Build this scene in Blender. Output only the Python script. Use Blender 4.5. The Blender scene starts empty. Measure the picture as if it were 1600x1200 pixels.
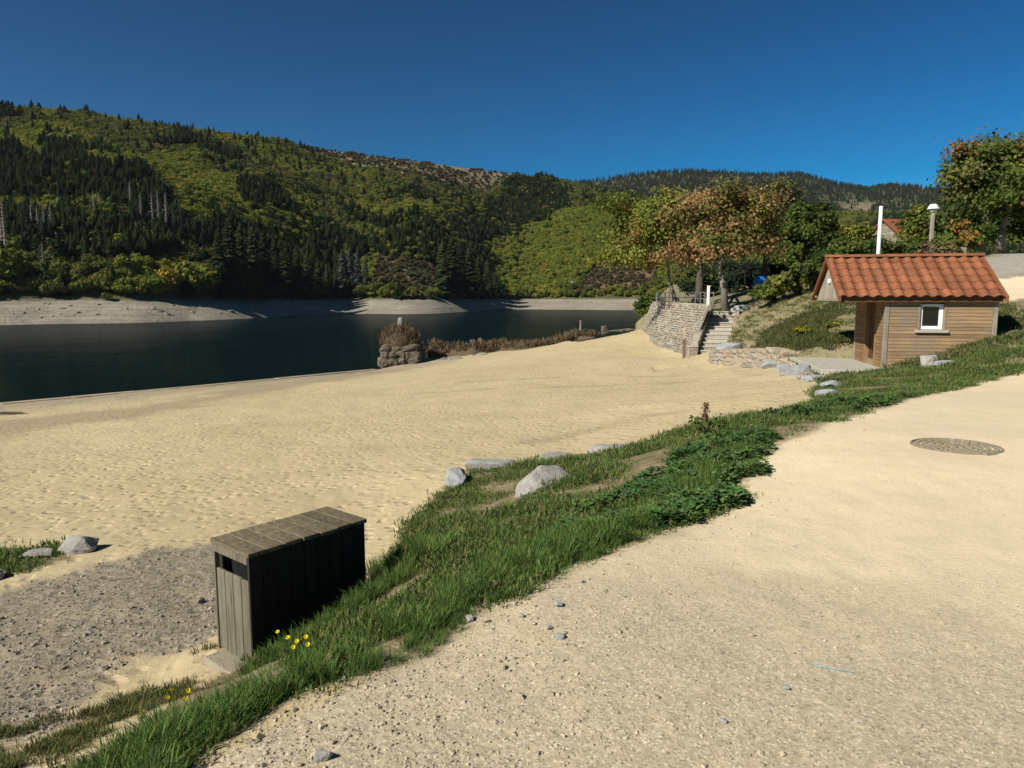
import bpy, bmesh, math, random
import numpy as np
from mathutils import Vector, Matrix, noise as mnoise

# ---------------------------------------------------------------- camera, world, sun, exposure
SC = bpy.context.scene
EYE = 1.6
F = 1100.0                       # focal length in photo pixels (1600 wide)
PITCH = math.radians(7.0)
cam_d = bpy.data.cameras.new('camera')
cam_d.sensor_width = 36.0
cam_d.lens = 36.0 * F / 1600.0
cam_d.clip_start = 0.05
cam_d.clip_end = 12000
cam = bpy.data.objects.new('camera', cam_d)
SC.collection.objects.link(cam)
cam.location = (0, 0, EYE)
cam.rotation_euler = (math.pi / 2 - PITCH, 0, 0)
SC.camera = cam

SUN_EL = math.radians(37)
SUN_DIR = Vector((-0.81, -0.59, 0)).normalized() * math.cos(SUN_EL) + Vector((0, 0, math.sin(SUN_EL)))
world = bpy.data.worlds.new('World')
SC.world = world
world.use_nodes = True
wn = world.node_tree.nodes
sky = wn.new('ShaderNodeTexSky')
sky.sky_type = 'NISHITA'
sky.sun_disc = False
sky.sun_elevation = SUN_EL
sky.sun_rotation = math.atan2(SUN_DIR.x, SUN_DIR.y)
sky.altitude = 800
sky.air_density = 1.0
sky.dust_density = 0.0
sky.ozone_density = 3.0
wn['Background'].inputs['Strength'].default_value = 0.05
hsv = wn.new('ShaderNodeHueSaturation')           # the camera's deep, saturated blue
hsv.inputs['Hue'].default_value = 0.491
hsv.inputs['Saturation'].default_value = 1.3
hsv.inputs['Value'].default_value = 0.27
gam = wn.new('ShaderNodeGamma'); gam.inputs['Gamma'].default_value = 1.7
world.node_tree.links.new(sky.outputs[0], gam.inputs['Color'])
world.node_tree.links.new(gam.outputs[0], hsv.inputs['Color'])
world.node_tree.links.new(hsv.outputs[0], wn['Background'].inputs['Color'])

sun_d = bpy.data.lights.new('sun', 'SUN')
sun_d.energy = 5.0
sun_d.angle = math.radians(0.53)
sun_d.color = (1.0, 0.94, 0.82)
sun = bpy.data.objects.new('sun', sun_d)
SC.collection.objects.link(sun)
sun.rotation_euler = (-SUN_DIR).to_track_quat('-Z', 'Y').to_euler()

SC.view_settings.view_transform = 'Standard'
SC.view_settings.look = 'None'
SC.view_settings.gamma = 1
SC.view_settings.use_curve_mapping = False
SC.view_settings.exposure = 0.5

SC.cycles.max_bounces = 4
SC.cycles.diffuse_bounces = 2
SC.cycles.glossy_bounces = 2
SC.cycles.transmission_bounces = 2
SC.cycles.transparent_max_bounces = 4
SC.cycles.caustics_reflective = False
SC.cycles.caustics_refractive = False
COL = SC.collection
rng = np.random.default_rng(7)
random.seed(7)
R = math.radians

# ---------------------------------------------------------------- placing helpers
CP, SP = math.cos(PITCH), math.sin(PITCH)
def ray(px, py):
    dx, dy = px - 800.0, py - 600.0
    return np.array([dx, F * CP - dy * SP, -(dy * CP + F * SP)])
def at_y(px, py, Y):             # point of that pixel at depth Y, true world position
    r = ray(px, py); p = r * (Y / r[1]); return np.array([p[0], p[1], p[2] + EYE])
def at_d(px, py, d):             # point of that pixel lying d metres below the eye
    r = ray(px, py); p = r * (-d / r[2]); return np.array([p[0], p[1], p[2] + EYE])
def project(P):
    P = np.asarray(P, float)
    x, y, z = P[..., 0], P[..., 1], P[..., 2] - EYE
    fwd = y * CP - z * SP; up = y * SP + z * CP
    fwd = np.where(np.abs(fwd) < 1e-6, 1e-6, fwd)
    return 800 + F * x / fwd, 600 - F * up / fwd

# ---------------------------------------------------------------- numpy noise
_perm = np.random.default_rng(3).random(65536)
def _h(ix, iy, s):
    return _perm[((ix.astype(np.int64) * 73856093) ^ (iy.astype(np.int64) * 19349663) ^ (s * 83492791)) & 65535]
def vnoise(x, y, s=0):
    x = np.asarray(x, float); y = np.asarray(y, float)
    ix, iy = np.floor(x), np.floor(y); fx, fy = x - ix, y - iy
    fx = fx * fx * fx * (fx * (fx * 6 - 15) + 10); fy = fy * fy * fy * (fy * (fy * 6 - 15) + 10)
    a, b = _h(ix, iy, s), _h(ix + 1, iy, s); c, d = _h(ix, iy + 1, s), _h(ix + 1, iy + 1, s)
    return (a + (b - a) * fx) * (1 - fy) + (c + (d - c) * fx) * fy
def fbm(x, y, oct=4, s=0):
    t = 0; a = .5; n = 0
    for o in range(oct):
        t = t + a * vnoise(x * 2 ** o, y * 2 ** o, s + o * 17); n += a; a *= .5
    return t / n                                      # 0..1
def sstep(a, b, x):
    t = np.clip((x - a) / (b - a), 0, 1); return t * t * (3 - 2 * t)
def poly_sd(poly, x, y):          # signed distance, positive inside
    poly = np.asarray(poly)[:, :2]; n = len(poly)
    inside = np.zeros(x.shape, bool); d2 = np.full(x.shape, 1e18)
    for i in range(n):
        ax, ay = poly[i]; bx, by = poly[(i + 1) % n]
        ex, ey = bx - ax, by - ay
        t = np.clip(((x - ax) * ex + (y - ay) * ey) / (ex * ex + ey * ey + 1e-12), 0, 1)
        d2 = np.minimum(d2, (x - ax - t * ex) ** 2 + (y - ay - t * ey) ** 2)
        c = ((ay > y) != (by > y)) & (x < ex * (y - ay) / (ey + 1e-12) + ax)
        inside ^= c
    d = np.sqrt(d2); return np.where(inside, d, -d)

# ---------------------------------------------------------------- object helpers
def tag(o, label=None, cat=None, group=None, kind=None):
    if label: o['label'] = label
    if cat: o['category'] = cat
    if group: o['group'] = group
    if kind or cat: o['kind'] = kind or 'thing'
    return o
def empty(name, loc, rz=0.0):
    o = bpy.data.objects.new(name, None); COL.objects.link(o)
    o.location = loc; o.rotation_euler = (0, 0, rz); o.empty_display_size = .2
    return o
def link(name, me, m=None, parent=None, loc=(0, 0, 0), rot=(0, 0, 0), scale=(1, 1, 1)):
    o = bpy.data.objects.new(name, me); COL.objects.link(o)
    if m is not None and not me.materials: me.materials.append(m)
    o.parent = parent; o.location = loc; o.rotation_euler = rot; o.scale = scale
    return o
def mesh_np(name, verts, faces, smooth=False):
    """verts (n,3); faces (m,k) int array with one k"""
    verts = np.ascontiguousarray(verts, np.float32); faces = np.ascontiguousarray(faces, np.int32)
    me = bpy.data.meshes.new(name); m, k = faces.shape
    me.vertices.add(len(verts)); me.vertices.foreach_set('co', verts.ravel())
    me.loops.add(m * k); me.loops.foreach_set('vertex_index', faces.ravel())
    me.polygons.add(m); me.polygons.foreach_set('loop_start', np.arange(0, m * k, k, dtype=np.int32))
    if smooth: me.polygons.foreach_set('use_smooth', np.ones(m, bool))
    me.update(calc_edges=True); return me
def set_col(me, cols, name='Col'):
    a = me.attributes.new(name, 'FLOAT_COLOR', 'POINT')
    c = np.ones((len(me.vertices), 4), np.float32); c[:, :cols.shape[1]] = cols
    a.data.foreach_set('color', c.ravel())
class MB:                          # small mesh collector
    def __init__(s): s.v = []; s.f = []
    def box(s, lo, hi, M=None, jit=0.0, taper=None):
        b = len(s.v)
        for z in (0, 1):
            for (i, j) in ((0, 0), (1, 0), (1, 1), (0, 1)):
                p = Vector(((lo[0], hi[0])[i], (lo[1], hi[1])[j], (lo[2], hi[2])[z]))
                if jit: p += Vector((random.uniform(-jit, jit), random.uniform(-jit, jit), random.uniform(-jit, jit)))
                if taper and z: 
                    c = Vector(((lo[0] + hi[0]) / 2, (lo[1] + hi[1]) / 2, p.z)); p = c + (p - c) * taper; 
                s.v.append(tuple(M @ p) if M else tuple(p))
        for q in ((3, 2, 1, 0), (4, 5, 6, 7), (0, 1, 5, 4), (1, 2, 6, 5), (2, 3, 7, 6), (3, 0, 4, 7)):
            s.f.append(tuple(b + i for i in q))
        return s
    def tube(s, pts, rad, n=8, cap=True):
        b0 = len(s.v); up = Vector((0, 0, 1)); rings = []
        pts = [Vector(p) for p in pts]
        for i, p in enumerate(pts):
            d = (pts[min(i + 1, len(pts) - 1)] - pts[max(i - 1, 0)])
            if d.length < 1e-9: d = Vector((0, 0, 1))
            d.normalize(); a = d.cross(up if abs(d.z) < .95 else Vector((1, 0, 0))).normalized(); c = d.cross(a)
            r = rad[i] if isinstance(rad, (list, tuple)) else rad
            ring = []
            for k in range(n):
                t = 2 * math.pi * k / n
                ring.append(len(s.v)); s.v.append(tuple(p + a * (r * math.cos(t)) + c * (r * math.sin(t))))
            rings.append(ring)
        for i in range(len(rings) - 1):
            for k in range(n):
                s.f.append((rings[i][k], rings[i][(k + 1) % n], rings[i + 1][(k + 1) % n], rings[i + 1][k]))
        if cap: s.f.append(tuple(rings[0][::-1])); s.f.append(tuple(rings[-1]))
        return s
    def lathe(s, prof, n=24, c=(0, 0, 0)):
        rings = []
        for (r, z) in prof:
            ring = []
            for k in range(n):
                t = 2 * math.pi * k / n
                ring.append(len(s.v)); s.v.append((c[0] + r * math.cos(t), c[1] + r * math.sin(t), c[2] + z))
            rings.append(ring)
        for i in range(len(rings) - 1):
            for k in range(n):
                s.f.append((rings[i][k], rings[i][(k + 1) % n], rings[i + 1][(k + 1) % n], rings[i + 1][k]))
        s.f.append(tuple(rings[0][::-1])); s.f.append(tuple(rings[-1])); return s
    def prism(s, poly, z0, z1):
        b = len(s.v); n = len(poly)
        for z in (z0, z1):
            for p in poly: s.v.append((p[0], p[1], z))
        s.f.append(tuple(b + i for i in range(n))[::-1]); s.f.append(tuple(b + n + i for i in range(n)))
        for i in range(n): j = (i + 1) % n; s.f.append((b + i, b + j, b + n + j, b + n + i))
        return s
    def mesh(s, name, smooth=False, bevel=0.0):
        me = bpy.data.meshes.new(name); me.from_pydata(s.v, [], s.f)
        if bevel:
            bm = bmesh.new(); bm.from_mesh(me)
            bmesh.ops.bevel(bm, geom=list(bm.edges), offset=bevel, segments=1, affect='EDGES', profile=.5)
            bm.to_mesh(me); bm.free()
        bm = bmesh.new(); bm.from_mesh(me); bmesh.ops.recalc_face_normals(bm, faces=bm.faces); bm.to_mesh(me); bm.free()
        if smooth: me.polygons.foreach_set('use_smooth', np.ones(len(me.polygons), bool))
        me.update(); return me
    def build(s, name, m, parent=None, smooth=False, bevel=0.0, **k):
        return link(name, s.mesh(name, smooth, bevel), m, parent, **k)
def bevel_box_mesh(name, sx, sy, sz, bev=.006):
    return MB().box((-sx / 2, -sy / 2, -sz / 2), (sx / 2, sy / 2, sz / 2)).mesh(name, bevel=bev)

# ---------------------------------------------------------------- materials
class NT:
    def __init__(s, name):
        s.m = bpy.data.materials.new(name); s.m.use_nodes = True
        s.t = s.m.node_tree; s.n = s.t.nodes; s.b = s.n['Principled BSDF']
        s.b.inputs['Specular IOR Level'].default_value = .25
        s.co = None
    def new(s, ty, **k):
        n = s.n.new(ty)
        for a, v in k.items(): setattr(n, a, v)
        return n
    def link(s, a, b): s.t.links.new(a, b)
    def coord(s, which='Object', scale=None):
        tc = s.new('ShaderNodeTexCoord'); out = tc.outputs[which]
        if scale is not None:
            mp = s.new('ShaderNodeMapping'); mp.inputs['Scale'].default_value = scale
            s.link(out, mp.inputs[0]); out = mp.outputs[0]
        return out
    def world(s, scale=None):
        g = s.new('ShaderNodeNewGeometry'); out = g.outputs['Position']
        if scale is not None:
            mp = s.new('ShaderNodeMapping'); mp.inputs['Scale'].default_value = scale
            s.link(out, mp.inputs[0]); out = mp.outputs[0]
        return out
    def noise(s, vec, scale, detail=4, rough=.55, dist=0):
        n = s.new('ShaderNodeTexNoise'); n.inputs['Scale'].default_value = scale
        n.inputs['Detail'].default_value = detail; n.inputs['Roughness'].default_value = rough
        n.inputs['Distortion'].default_value = dist
        s.link(vec, n.inputs['Vector']); return n.outputs['Fac']
    def voro(s, vec, scale, feature='F1', rnd=1.0, out='Distance'):
        n = s.new('ShaderNodeTexVoronoi', feature=feature); n.inputs['Scale'].default_value = scale
        n.inputs['Randomness'].default_value = rnd
        s.link(vec, n.inputs['Vector']); return n.outputs[out]
    def ramp(s, fac, stops, interp='LINEAR'):
        r = s.new('ShaderNodeValToRGB'); e = r.color_ramp.elements; r.color_ramp.interpolation = interp
        while len(e) < len(stops): e.new(.5)
        for i, (p, c) in enumerate(stops):
            e[i].position = p; e[i].color = (c, c, c, 1) if isinstance(c, (int, float)) else (*c, 1)
        s.link(fac, r.inputs[0]); return r.outputs[0]
    def mix(s, fac, a, b, mode='MIX'):
        n = s.new('ShaderNodeMix', data_type='RGBA', blend_type=mode)
        for sock, v in ((n.inputs['Factor'], fac), (n.inputs['A'], a), (n.inputs['B'], b)):
            if isinstance(v, (int, float)): sock.default_value = v if sock.type == 'VALUE' else (v, v, v, 1)
            elif isinstance(v, tuple): sock.default_value = (*v, 1)
            else: s.link(v, sock)
        return n.outputs['Result']
    def math(s, op, a, b=0.0, clamp=False):
        n = s.new('ShaderNodeMath', operation=op); n.use_clamp = clamp
        for sock, v in ((n.inputs[0], a), (n.inputs[1], b)):
            if isinstance(v, (int, float)): sock.default_value = v
            else: s.link(v, sock)
        return n.outputs[0]
    def bump(s, h, dist, strength=1.0, prev=None):
        n = s.new('ShaderNodeBump'); n.inputs['Distance'].default_value = dist; n.inputs['Strength'].default_value = strength
        s.link(h, n.inputs['Height'])
        if prev is not None: s.link(prev, n.inputs['Normal'])
        return n.outputs[0]
    def attr(s, name='Col'):
        n = s.new('ShaderNodeAttribute'); n.attribute_name = name; return n
    def sep(s, c):
        n = s.new('ShaderNodeSeparateColor'); s.link(c, n.inputs[0]); return n.outputs
    def rnd(s): return s.new('ShaderNodeObjectInfo').outputs['Random']
    def out(s, col=None, normal=None, rough=None, metal=None, spec=None):
        if col is not None:
            if isinstance(col, tuple): s.b.inputs['Base Color'].default_value = (*col, 1)
            else: s.link(col, s.b.inputs['Base Color'])
        if normal is not None: s.link(normal, s.b.inputs['Normal'])
        if rough is not None:
            if isinstance(rough, (int, float)): s.b.inputs['Roughness'].default_value = rough
            else: s.link(rough, s.b.inputs['Roughness'])
        if metal is not None: s.b.inputs['Metallic'].default_value = metal
        if spec is not None: s.b.inputs['Specular IOR Level'].default_value = spec
        return s.m
M = {}
def simple(name, a, b, scale=8, rough=.8, bump=.002, bscale=40, metal=0, rand=0.0, stretch=(1, 1, 1), spec=.25):
    t = NT(name); v = t.coord('Object', stretch)
    f = t.noise(v, scale, 5, .6)
    c = t.mix(t.ramp(f, [(.32, 0.0), (.68, 1.0)]), a, b)
    if rand:
        k = t.ramp(t.rnd(), [(0, 1 - rand), (1, 1 + rand)]); c = t.mix(1.0, c, k, 'MULTIPLY')
    t.out(c, t.bump(t.noise(v, bscale, 4, .6), bump) if bump else None, rough, metal, spec)
    M[name] = t.m; return t.m
def wood(name, a, b, dark, axis=0, scale=1.0, rough=.75, rand=.15, moss=None, grey=None):
    t = NT(name); st = [40, 40, 40]; st[axis] = 2.0
    v = t.coord('Object', tuple(k * scale for k in st)); r = t.rnd()
    vm = t.new('ShaderNodeVectorMath', operation='ADD'); t.link(v, vm.inputs[0])
    cx = t.new('ShaderNodeCombineXYZ'); rr = t.math('MULTIPLY', r, 90.0)
    for i in range(3): t.link(rr, cx.inputs[i])
    t.link(cx.outputs[0], vm.inputs[1]); v = vm.outputs[0]
    g = t.noise(v, 1.0, 6, .65, .4)
    big = t.noise(t.coord('Object', (2.2, 2.2, 2.2)), 1.0, 4, .6)
    c = t.mix(t.ramp(big, [(.35, 0.0), (.65, 1.0)]), a, b)
    c = t.mix(t.ramp(g, [(.34, .75), (.52, 0.0)]), c, dark)
    c = t.mix(1.0, c, t.ramp(r, [(0, 1 - rand), (1, 1 + rand)]), 'MULTIPLY')
    if grey:
        gm = t.ramp(t.noise(t.world(), 1.1, 5, .65), [(.42, 0.0), (.62, .8)]); c = t.mix(gm, c, grey)
    if moss:
        mm = t.ramp(t.noise(t.coord('Object'), 14, 6, .7), [(.44, 0.0), (.58, .9)])
        c = t.mix(mm, c, moss)
        m2 = t.ramp(t.noise(t.coord('Object'), 45, 4, .7), [(.56, 0.0), (.66, .7)]); c = t.mix(m2, c, (.30, .28, .21))
    t.out(c, t.bump(g, .003), rough); M[name] = t.m; return t.m

def foliage(name, stops=None, use_col=True, transl=.3, rnd_amt=.25, spec=.12):
    t = NT(name)
    if use_col: c = t.attr('Col').outputs['Color']
    else: c = None
    r = t.rnd()
    if stops is not None:
        rc = t.ramp(r, stops)
        c = rc if c is None else t.mix(1.0, rc, c, 'MULTIPLY')
    else:
        c = t.mix(1.0, c, t.ramp(r, [(0, 1 - rnd_amt), (1, 1 + rnd_amt)]), 'MULTIPLY')
    t.out(c, None, .75, spec=spec)
    tr = t.new('ShaderNodeBsdfTranslucent'); t.link(c, tr.inputs[0])
    ms = t.new('ShaderNodeMixShader'); ms.inputs[0].default_value = transl
    t.link(t.b.outputs[0], ms.inputs[1]); t.link(tr.outputs[0], ms.inputs[2])
    t.link(ms.outputs[0], t.n['Material Output'].inputs[0])
    M[name] = t.m; return t.m

# ================================================================ NEAR GROUND
ctrl = []
def cd(px, py, d): ctrl.append(at_d(px, py, d))
def cy(px, py, Y): ctrl.append(at_y(px, py, Y))
for q in [(800, 1190, 1.60), (1500, 1190, 1.60), (330, 1185, 1.62), (1600, 900, 1.56), (1200, 800, 1.58), (790, 930, 1.60),
          (940, 870, 1.60), (1090, 815, 1.60), (1220, 690, 1.60), (1320, 652, 1.60), (1450, 618, 1.60), (560, 1070, 1.61), (1450, 900, 1.58),
          (340, 880, 2.85), (0, 1000, 2.80), (0, 870, 2.98), (0, 1180, 2.50), (350, 1048, 2.61), (200, 1150, 2.30), (0, 750, 3.3),
          (300, 700, 3.4), (600, 700, 3.05), (600, 620, 3.8), (300, 630, 4.3), (900, 620, 3.0), (1100, 600, 2.65), (1200, 640, 2.2),
          (900, 560, 3.3), (0, 632, 4.9), (300, 605, 5.0), (590, 577, 5.2), (660, 562, 4.9), (780, 553, 4.3), (900, 530, 3.3),
          (1000, 516, 2.2), (1005, 528, 2.5), (1040, 541, 2.75), (1060, 549, 2.8), (1018, 533, 2.65), (1000, 560, 2.95), (1050, 575, 2.9), (950, 545, 3.0), (1080, 556, 2.8), (1150, 568, 2.6), (1262, 597, 2.05), (640, 830, 2.80), (590, 880, 2.72),
          (700, 770, 2.75), (500, 800, 2.92)]: cd(*q)
for q in [(1493, 698, 7.1), (1600, 580, 14.5), (840, 770, 7.6), (735, 742, 10.5), (850, 722, 11), (960, 712, 11.2), (1060, 688, 9.6),
          (1130, 657, 10), (1250, 640, 10.6), (1280, 630, 13), (1400, 600, 14.5), (1380, 577, 19.0), (1480, 570, 17.5), (1560, 552, 16.6), (1160, 480, 38), (1200, 500, 32),
          (1200, 540, 28), (1260, 470, 31), (1260, 510, 26.5), (1260, 545, 23.5), (1320, 455, 30), (1320, 550, 21.2), (1330, 500, 24.5),
          (1190, 470, 45), (1240, 462, 42), (1300, 440, 45), (1400, 420, 40), (1550, 398, 36), (1580, 450, 27), (1595, 490, 22),
          (1590, 515, 19), (1620, 545, 17), (680, 860, 5.6), (760, 850, 5.4), (900, 790, 6.3), (1000, 750, 6.9)]: cy(*q)
for q in [(-6, -4, 0), (6, -4, 0), (0, -6, 0), (12, 4, 0), (16, 10, .05), (-8, 2, -1.1), (-12, 10, -1.6), (-25, 14, -2.6), (-45, 30, -3.4),
          (22, 18, .9), (30, 30, 2.6), (24, 50, 3.6), (45, 60, 5), (30, 80, 4.5), (15, 80, 1.2), (60, 90, 6), (8, 85, .9), (-3.2, -1, -.4)]: ctrl.append(np.array(q, float))
ctrl = np.array(ctrl)
# bin foot: level spot
BIN_T = 1.75
A2 = at_d(387, 865, BIN_T); B2 = at_d(570, 810, BIN_T); C2 = at_d(341, 838, BIN_T)
BIN_Z = EYE - 1.49 * BIN_T
def tps_fit(P, lam=2e-3):
    n = len(P); d = np.hypot(P[:, None, 0] - P[None, :, 0], P[:, None, 1] - P[None, :, 1])
    K = np.where(d > 0, d * d * np.log(d + 1e-12), 0) + np.eye(n) * lam * 10
    Q = np.c_[np.ones(n), P[:, :2]]; A = np.zeros((n + 3, n + 3)); A[:n, :n] = K; A[:n, n:] = Q; A[n:, :n] = Q.T
    return np.linalg.solve(A, np.r_[P[:, 2], 0, 0, 0])
W = tps_fit(ctrl)
def tps(x, y):
    sh = np.shape(x); x = np.ravel(x).astype(float); y = np.ravel(y).astype(float); n = len(ctrl)
    o = W[n] + W[n + 1] * x + W[n + 2] * y
    for i in range(n):
        d2 = (x - ctrl[i, 0]) ** 2 + (y - ctrl[i, 1]) ** 2
        o += W[i] * .5 * d2 * np.log(d2 + 1e-18)
    return o.reshape(sh)

def P2(a): return [tuple(v[:2]) for v in a]
path_edge = P2([at_d(*q) for q in [(330, 1185, 1.62), (480, 1100, 1.61), (560, 1070, 1.61), (680, 1000, 1.6), (790, 925, 1.6), (940, 870, 1.6),
    (1090, 812, 1.6), (1160, 768, 1.6), (1165, 735, 1.6), (1222, 692, 1.6), (1320, 652, 1.6), (1450, 618, 1.6), (1530, 597, 1.6)]]) + [tuple(at_y(1600, 578, 14.6)[:2]), (14.5, 15.8), (19, 17.5)]
path_poly = [(-1.25, 1.2), (-1.2, -7)] + [(30, -7), (30, 20)] + path_edge[::-1]
sand_edge = P2([at_y(1262, 635, 12.6), at_y(1150, 645, 12.4), at_y(1050, 685, 11.3), at_y(960, 712, 11.4), at_y(850, 722, 11.2), at_y(735, 742, 10.6),
    at_y(700, 770, 10.0), at_d(640, 830, 2.8), at_d(590, 890, 2.72), at_d(575, 935, 2.6), at_d(345, 1050, 2.61), at_d(290, 1080, 2.5), at_d(180, 1155, 2.28), at_d(60, 1215, 2.2)]) + [(-3.0, 1.0), (-3.6, -6)]
hut_grass = P2([at_y(1285, 600, 16.5), at_y(1300, 590, 18), at_y(1378, 580, 19.2)]) + [(12.9, 18.9), (16, 24), (22, 26), (30, 26), (30, 20)]
grass_poly = path_poly[1:2] + path_poly[:1] + path_edge + [(30, 20.0)] + hut_grass[::-1] + sand_edge
gravel_poly = P2([at_d(*q) for q in [(-300, 960, 2.85), (-20, 935, 2.85), (150, 885, 2.86), (300, 852, 2.86), (420, 845, 2.86), (400, 930, 2.72), (250, 1000, 2.7), (140, 1075, 2.62), (0, 1130, 2.6), (-300, 1250, 2.5)]])
isle_poly = P2([at_d(*q) for q in [(-150, 905, 2.9), (0, 893, 2.9), (75, 885, 2.9), (128, 872, 2.92), (90, 857, 2.95), (0, 862, 2.95), (-150, 870, 2.95)]])
road2_poly = [tuple(at_y(px, py, Y)[:2]) for px, py, Y in [(1558, 436, 28.5), (1600, 433, 29), (1700, 440, 28), (1760, 500, 20), (1604, 498, 21.3), (1566, 468, 25)]]
lot_poly = [tuple(at_y(px, py, Y)[:2]) for px, py, Y in [(1530, 412, 34), (1545, 385, 42), (1640, 376, 42), (1800, 400, 36), (1750, 440, 28.6), (1560, 432, 29.5)]]
SLAB = [(10.15, 19.05), (10.85, 22.35), (9.15, 23.15), (8.38, 18.95), (9.3, 18.75)]
W1L = [(8.45, 29.6), (9.15, 25.9), (9.25, 23.6), (10.7, 22.75)]
_fp = np.array([at_d(1150, 568, 2.62), at_d(1262, 597, 2.12), at_d(1100, 600, 2.65), at_d(1200, 640, 2.2), at_d(1090, 560, 2.85)])
_pl = np.linalg.lstsq(np.c_[np.ones(5), _fp[:, :2]], _fp[:, 2], rcond=None)[0]
front_poly = W1L[:2] + [(9.0, 23.7), (8.2, 18.9), (8.6, 18.2), (7.9, 16.6), (6.6, 18), (5.5, 24), (6.0, 30)]
bank_poly = [tuple(at_y(px, py, Y)[:2]) for px, py, Y in [(1128, 562, 32.6)]] + W1L[:2] + [(9.0, 23.7), (8.2, 18.9), (8.5, 18.0)] + [tuple(at_y(px, py, Y)[:2]) for px, py, Y in [(1275, 600, 17.0), (1285, 610, 15.8), (1330, 600, 16.6), (1385, 585, 18.4)]] + [(14.0, 17.2), (16.0, 21.5), (19, 30), (20, 60), (13.6, 60), (13.1, 45), (12.0, 37.6)]
# terrace behind the curved wall, stairs
WT = [at_y(1036, 472, 60.0), at_y(1025, 472.5, 54.0), at_y(1020, 473, 49.8), at_y(1022, 473, 47.2), at_y(1040, 474, 43.2), at_y(1065, 475.5, 39.4), at_y(1088, 477, 37.0), at_y(1108, 479, 35.6)]     # outer top edge
TER_Z = EYE - .72
ST_B = np.array([*at_y(1110, 560, 33.0)[:2], EYE - 2.86]); ST_T = np.array([*at_y(1133, 490, 37.6)[:2], TER_Z])
st_dir = (ST_T - ST_B)[:2]; st_len = np.linalg.norm(st_dir); st_dir = st_dir / st_len; st_nrm = np.array([st_dir[1], -st_dir[0]])  # to the right
SW = .62
def stp(s, o): return tuple(ST_B[:2] + st_dir * s + st_nrm * o)
stair_poly = [stp(-.1, -SW - .05), stp(-.1, SW + .05), stp(st_len, SW + .05), stp(st_len, -SW - .05)]
ter_poly = [(w[0] + .42, w[1] + .12) for w in WT[:-1]] + [(WT[-1][0] - .15, WT[-1][1] + .5), stp(st_len, -SW - .06), stp(st_len, SW + .1), (13.4, 45), (14.0, 60), (13.5, 66), (13.4, 64)]
crest = P2([at_d(-500, 672, 4.8), at_d(0, 632, 4.9), at_d(300, 605, 5.0), at_d(590, 577, 5.2), at_d(660, 561, 4.95), at_d(780, 549, 4.35), at_d(900, 528, 3.35), at_d(1000, 515, 2.2)]) + \
    [(9.1, 50), (10.0, 53), (11.2, 56), (13, 61), (14, 70), (20, 90), (40, 140)]
land_poly = crest + [(200, 140), (200, -40), (-120, -40), (-90, 12)]

def ground(x, y, detail=True):
    x = np.asarray(x, float); y = np.asarray(y, float)
    z = tps(x, y)
    bs = poly_sd([A2, B2, B2 + C2 - A2, C2], x, y)
    z = z + (BIN_Z - .01 - z) * sstep(-.5, .02, bs) * .9
    sd = poly_sd(land_poly, x, y)
    z = np.where(sd < 0, z + np.maximum(sd, -14) * .75 , z)
    z = np.where(sd < -2, np.minimum(z, EYE - 8.2), z)
    ts = poly_sd(ter_poly, x, y); z = np.where(ts > 0, TER_Z + .02 * fbm(x, y, 3, 4), z)
    fx_ = sstep(0, 2.0, poly_sd([(12, 32), (12, 20), (12, 14.5), (7.6, 14.5), (5.8, 18), (4.6, 24), (5.0, 33)], x, y)); zp_ = np.minimum(z, _pl[0] + _pl[1] * x + _pl[2] * y)
    z = np.where(poly_sd(front_poly, x, y) > 0, z + (zp_ - z) * fx_, z)
    z = np.where(poly_sd(SLAB, x, y) > -.05, np.minimum(z, EYE - 2.1), z)
    lb_ = [(5, 47.5), (8.0, 48.2), (9.3, 50), (10.2, 53), (11.4, 57), (13.2, 61), (13.9, 66), (11, 76), (4, 70)]
    z = np.where((poly_sd(lb_, x, y) > 0) & (ts <= 0), np.minimum(z, EYE - 2.35 - .45 * np.clip(y - 48, 0, 12)), z)
    hf_ = [(9.216 + a * .9802 + b * .1979, 20.911 - a * .1979 + b * .9802) for a, b in ((1.32, -1.38), (3.94, -1.38), (3.94, 1.38), (1.32, 1.38))]
    z = np.where(poly_sd(hf_, x, y) > 0, np.minimum(z, EYE - 2.15), z)
    ss = poly_sd(stair_poly, x, y)
    s = (x - ST_B[0]) * st_dir[0] + (y - ST_B[1]) * st_dir[1]
    z = np.where((ss > 0) & (ts <= 0), ST_B[2] + (ST_T[2] - ST_B[2]) * s / st_len - .35, z)
    if detail:
        g = poly_sd(path_poly, x, y)
        z = z + np.where(g > 0, .02, .05) * (fbm(x * .9, y * .9, 3, 9) - .5) + .012 * (fbm(x * 6, y * 6, 2, 5) - .5)
        b = poly_sd(bank_poly, x, y); z = z + np.where((b > 0) & (ts <= 0), .22 * (fbm(x * .8, y * .8, 4, 21) - .5) * sstep(0, 1.5, b), 0)
    return z
def gz(x, y): return float(ground(np.array([x]), np.array([y]))[0])
def on_ground(px, py, Y0=3.0, Y1=90.0):     # first place where the pixel's ray meets the ground
    r = ray(px, py); Y = np.geomspace(Y0, Y1, 900)
    P = r[None, :] * (Y / r[1])[:, None]; z = ground(P[:, 0], P[:, 1], False)
    i = np.argmax(P[:, 2] + EYE < z)
    return np.array([P[i, 0], P[i, 1], z[i]])

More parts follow.
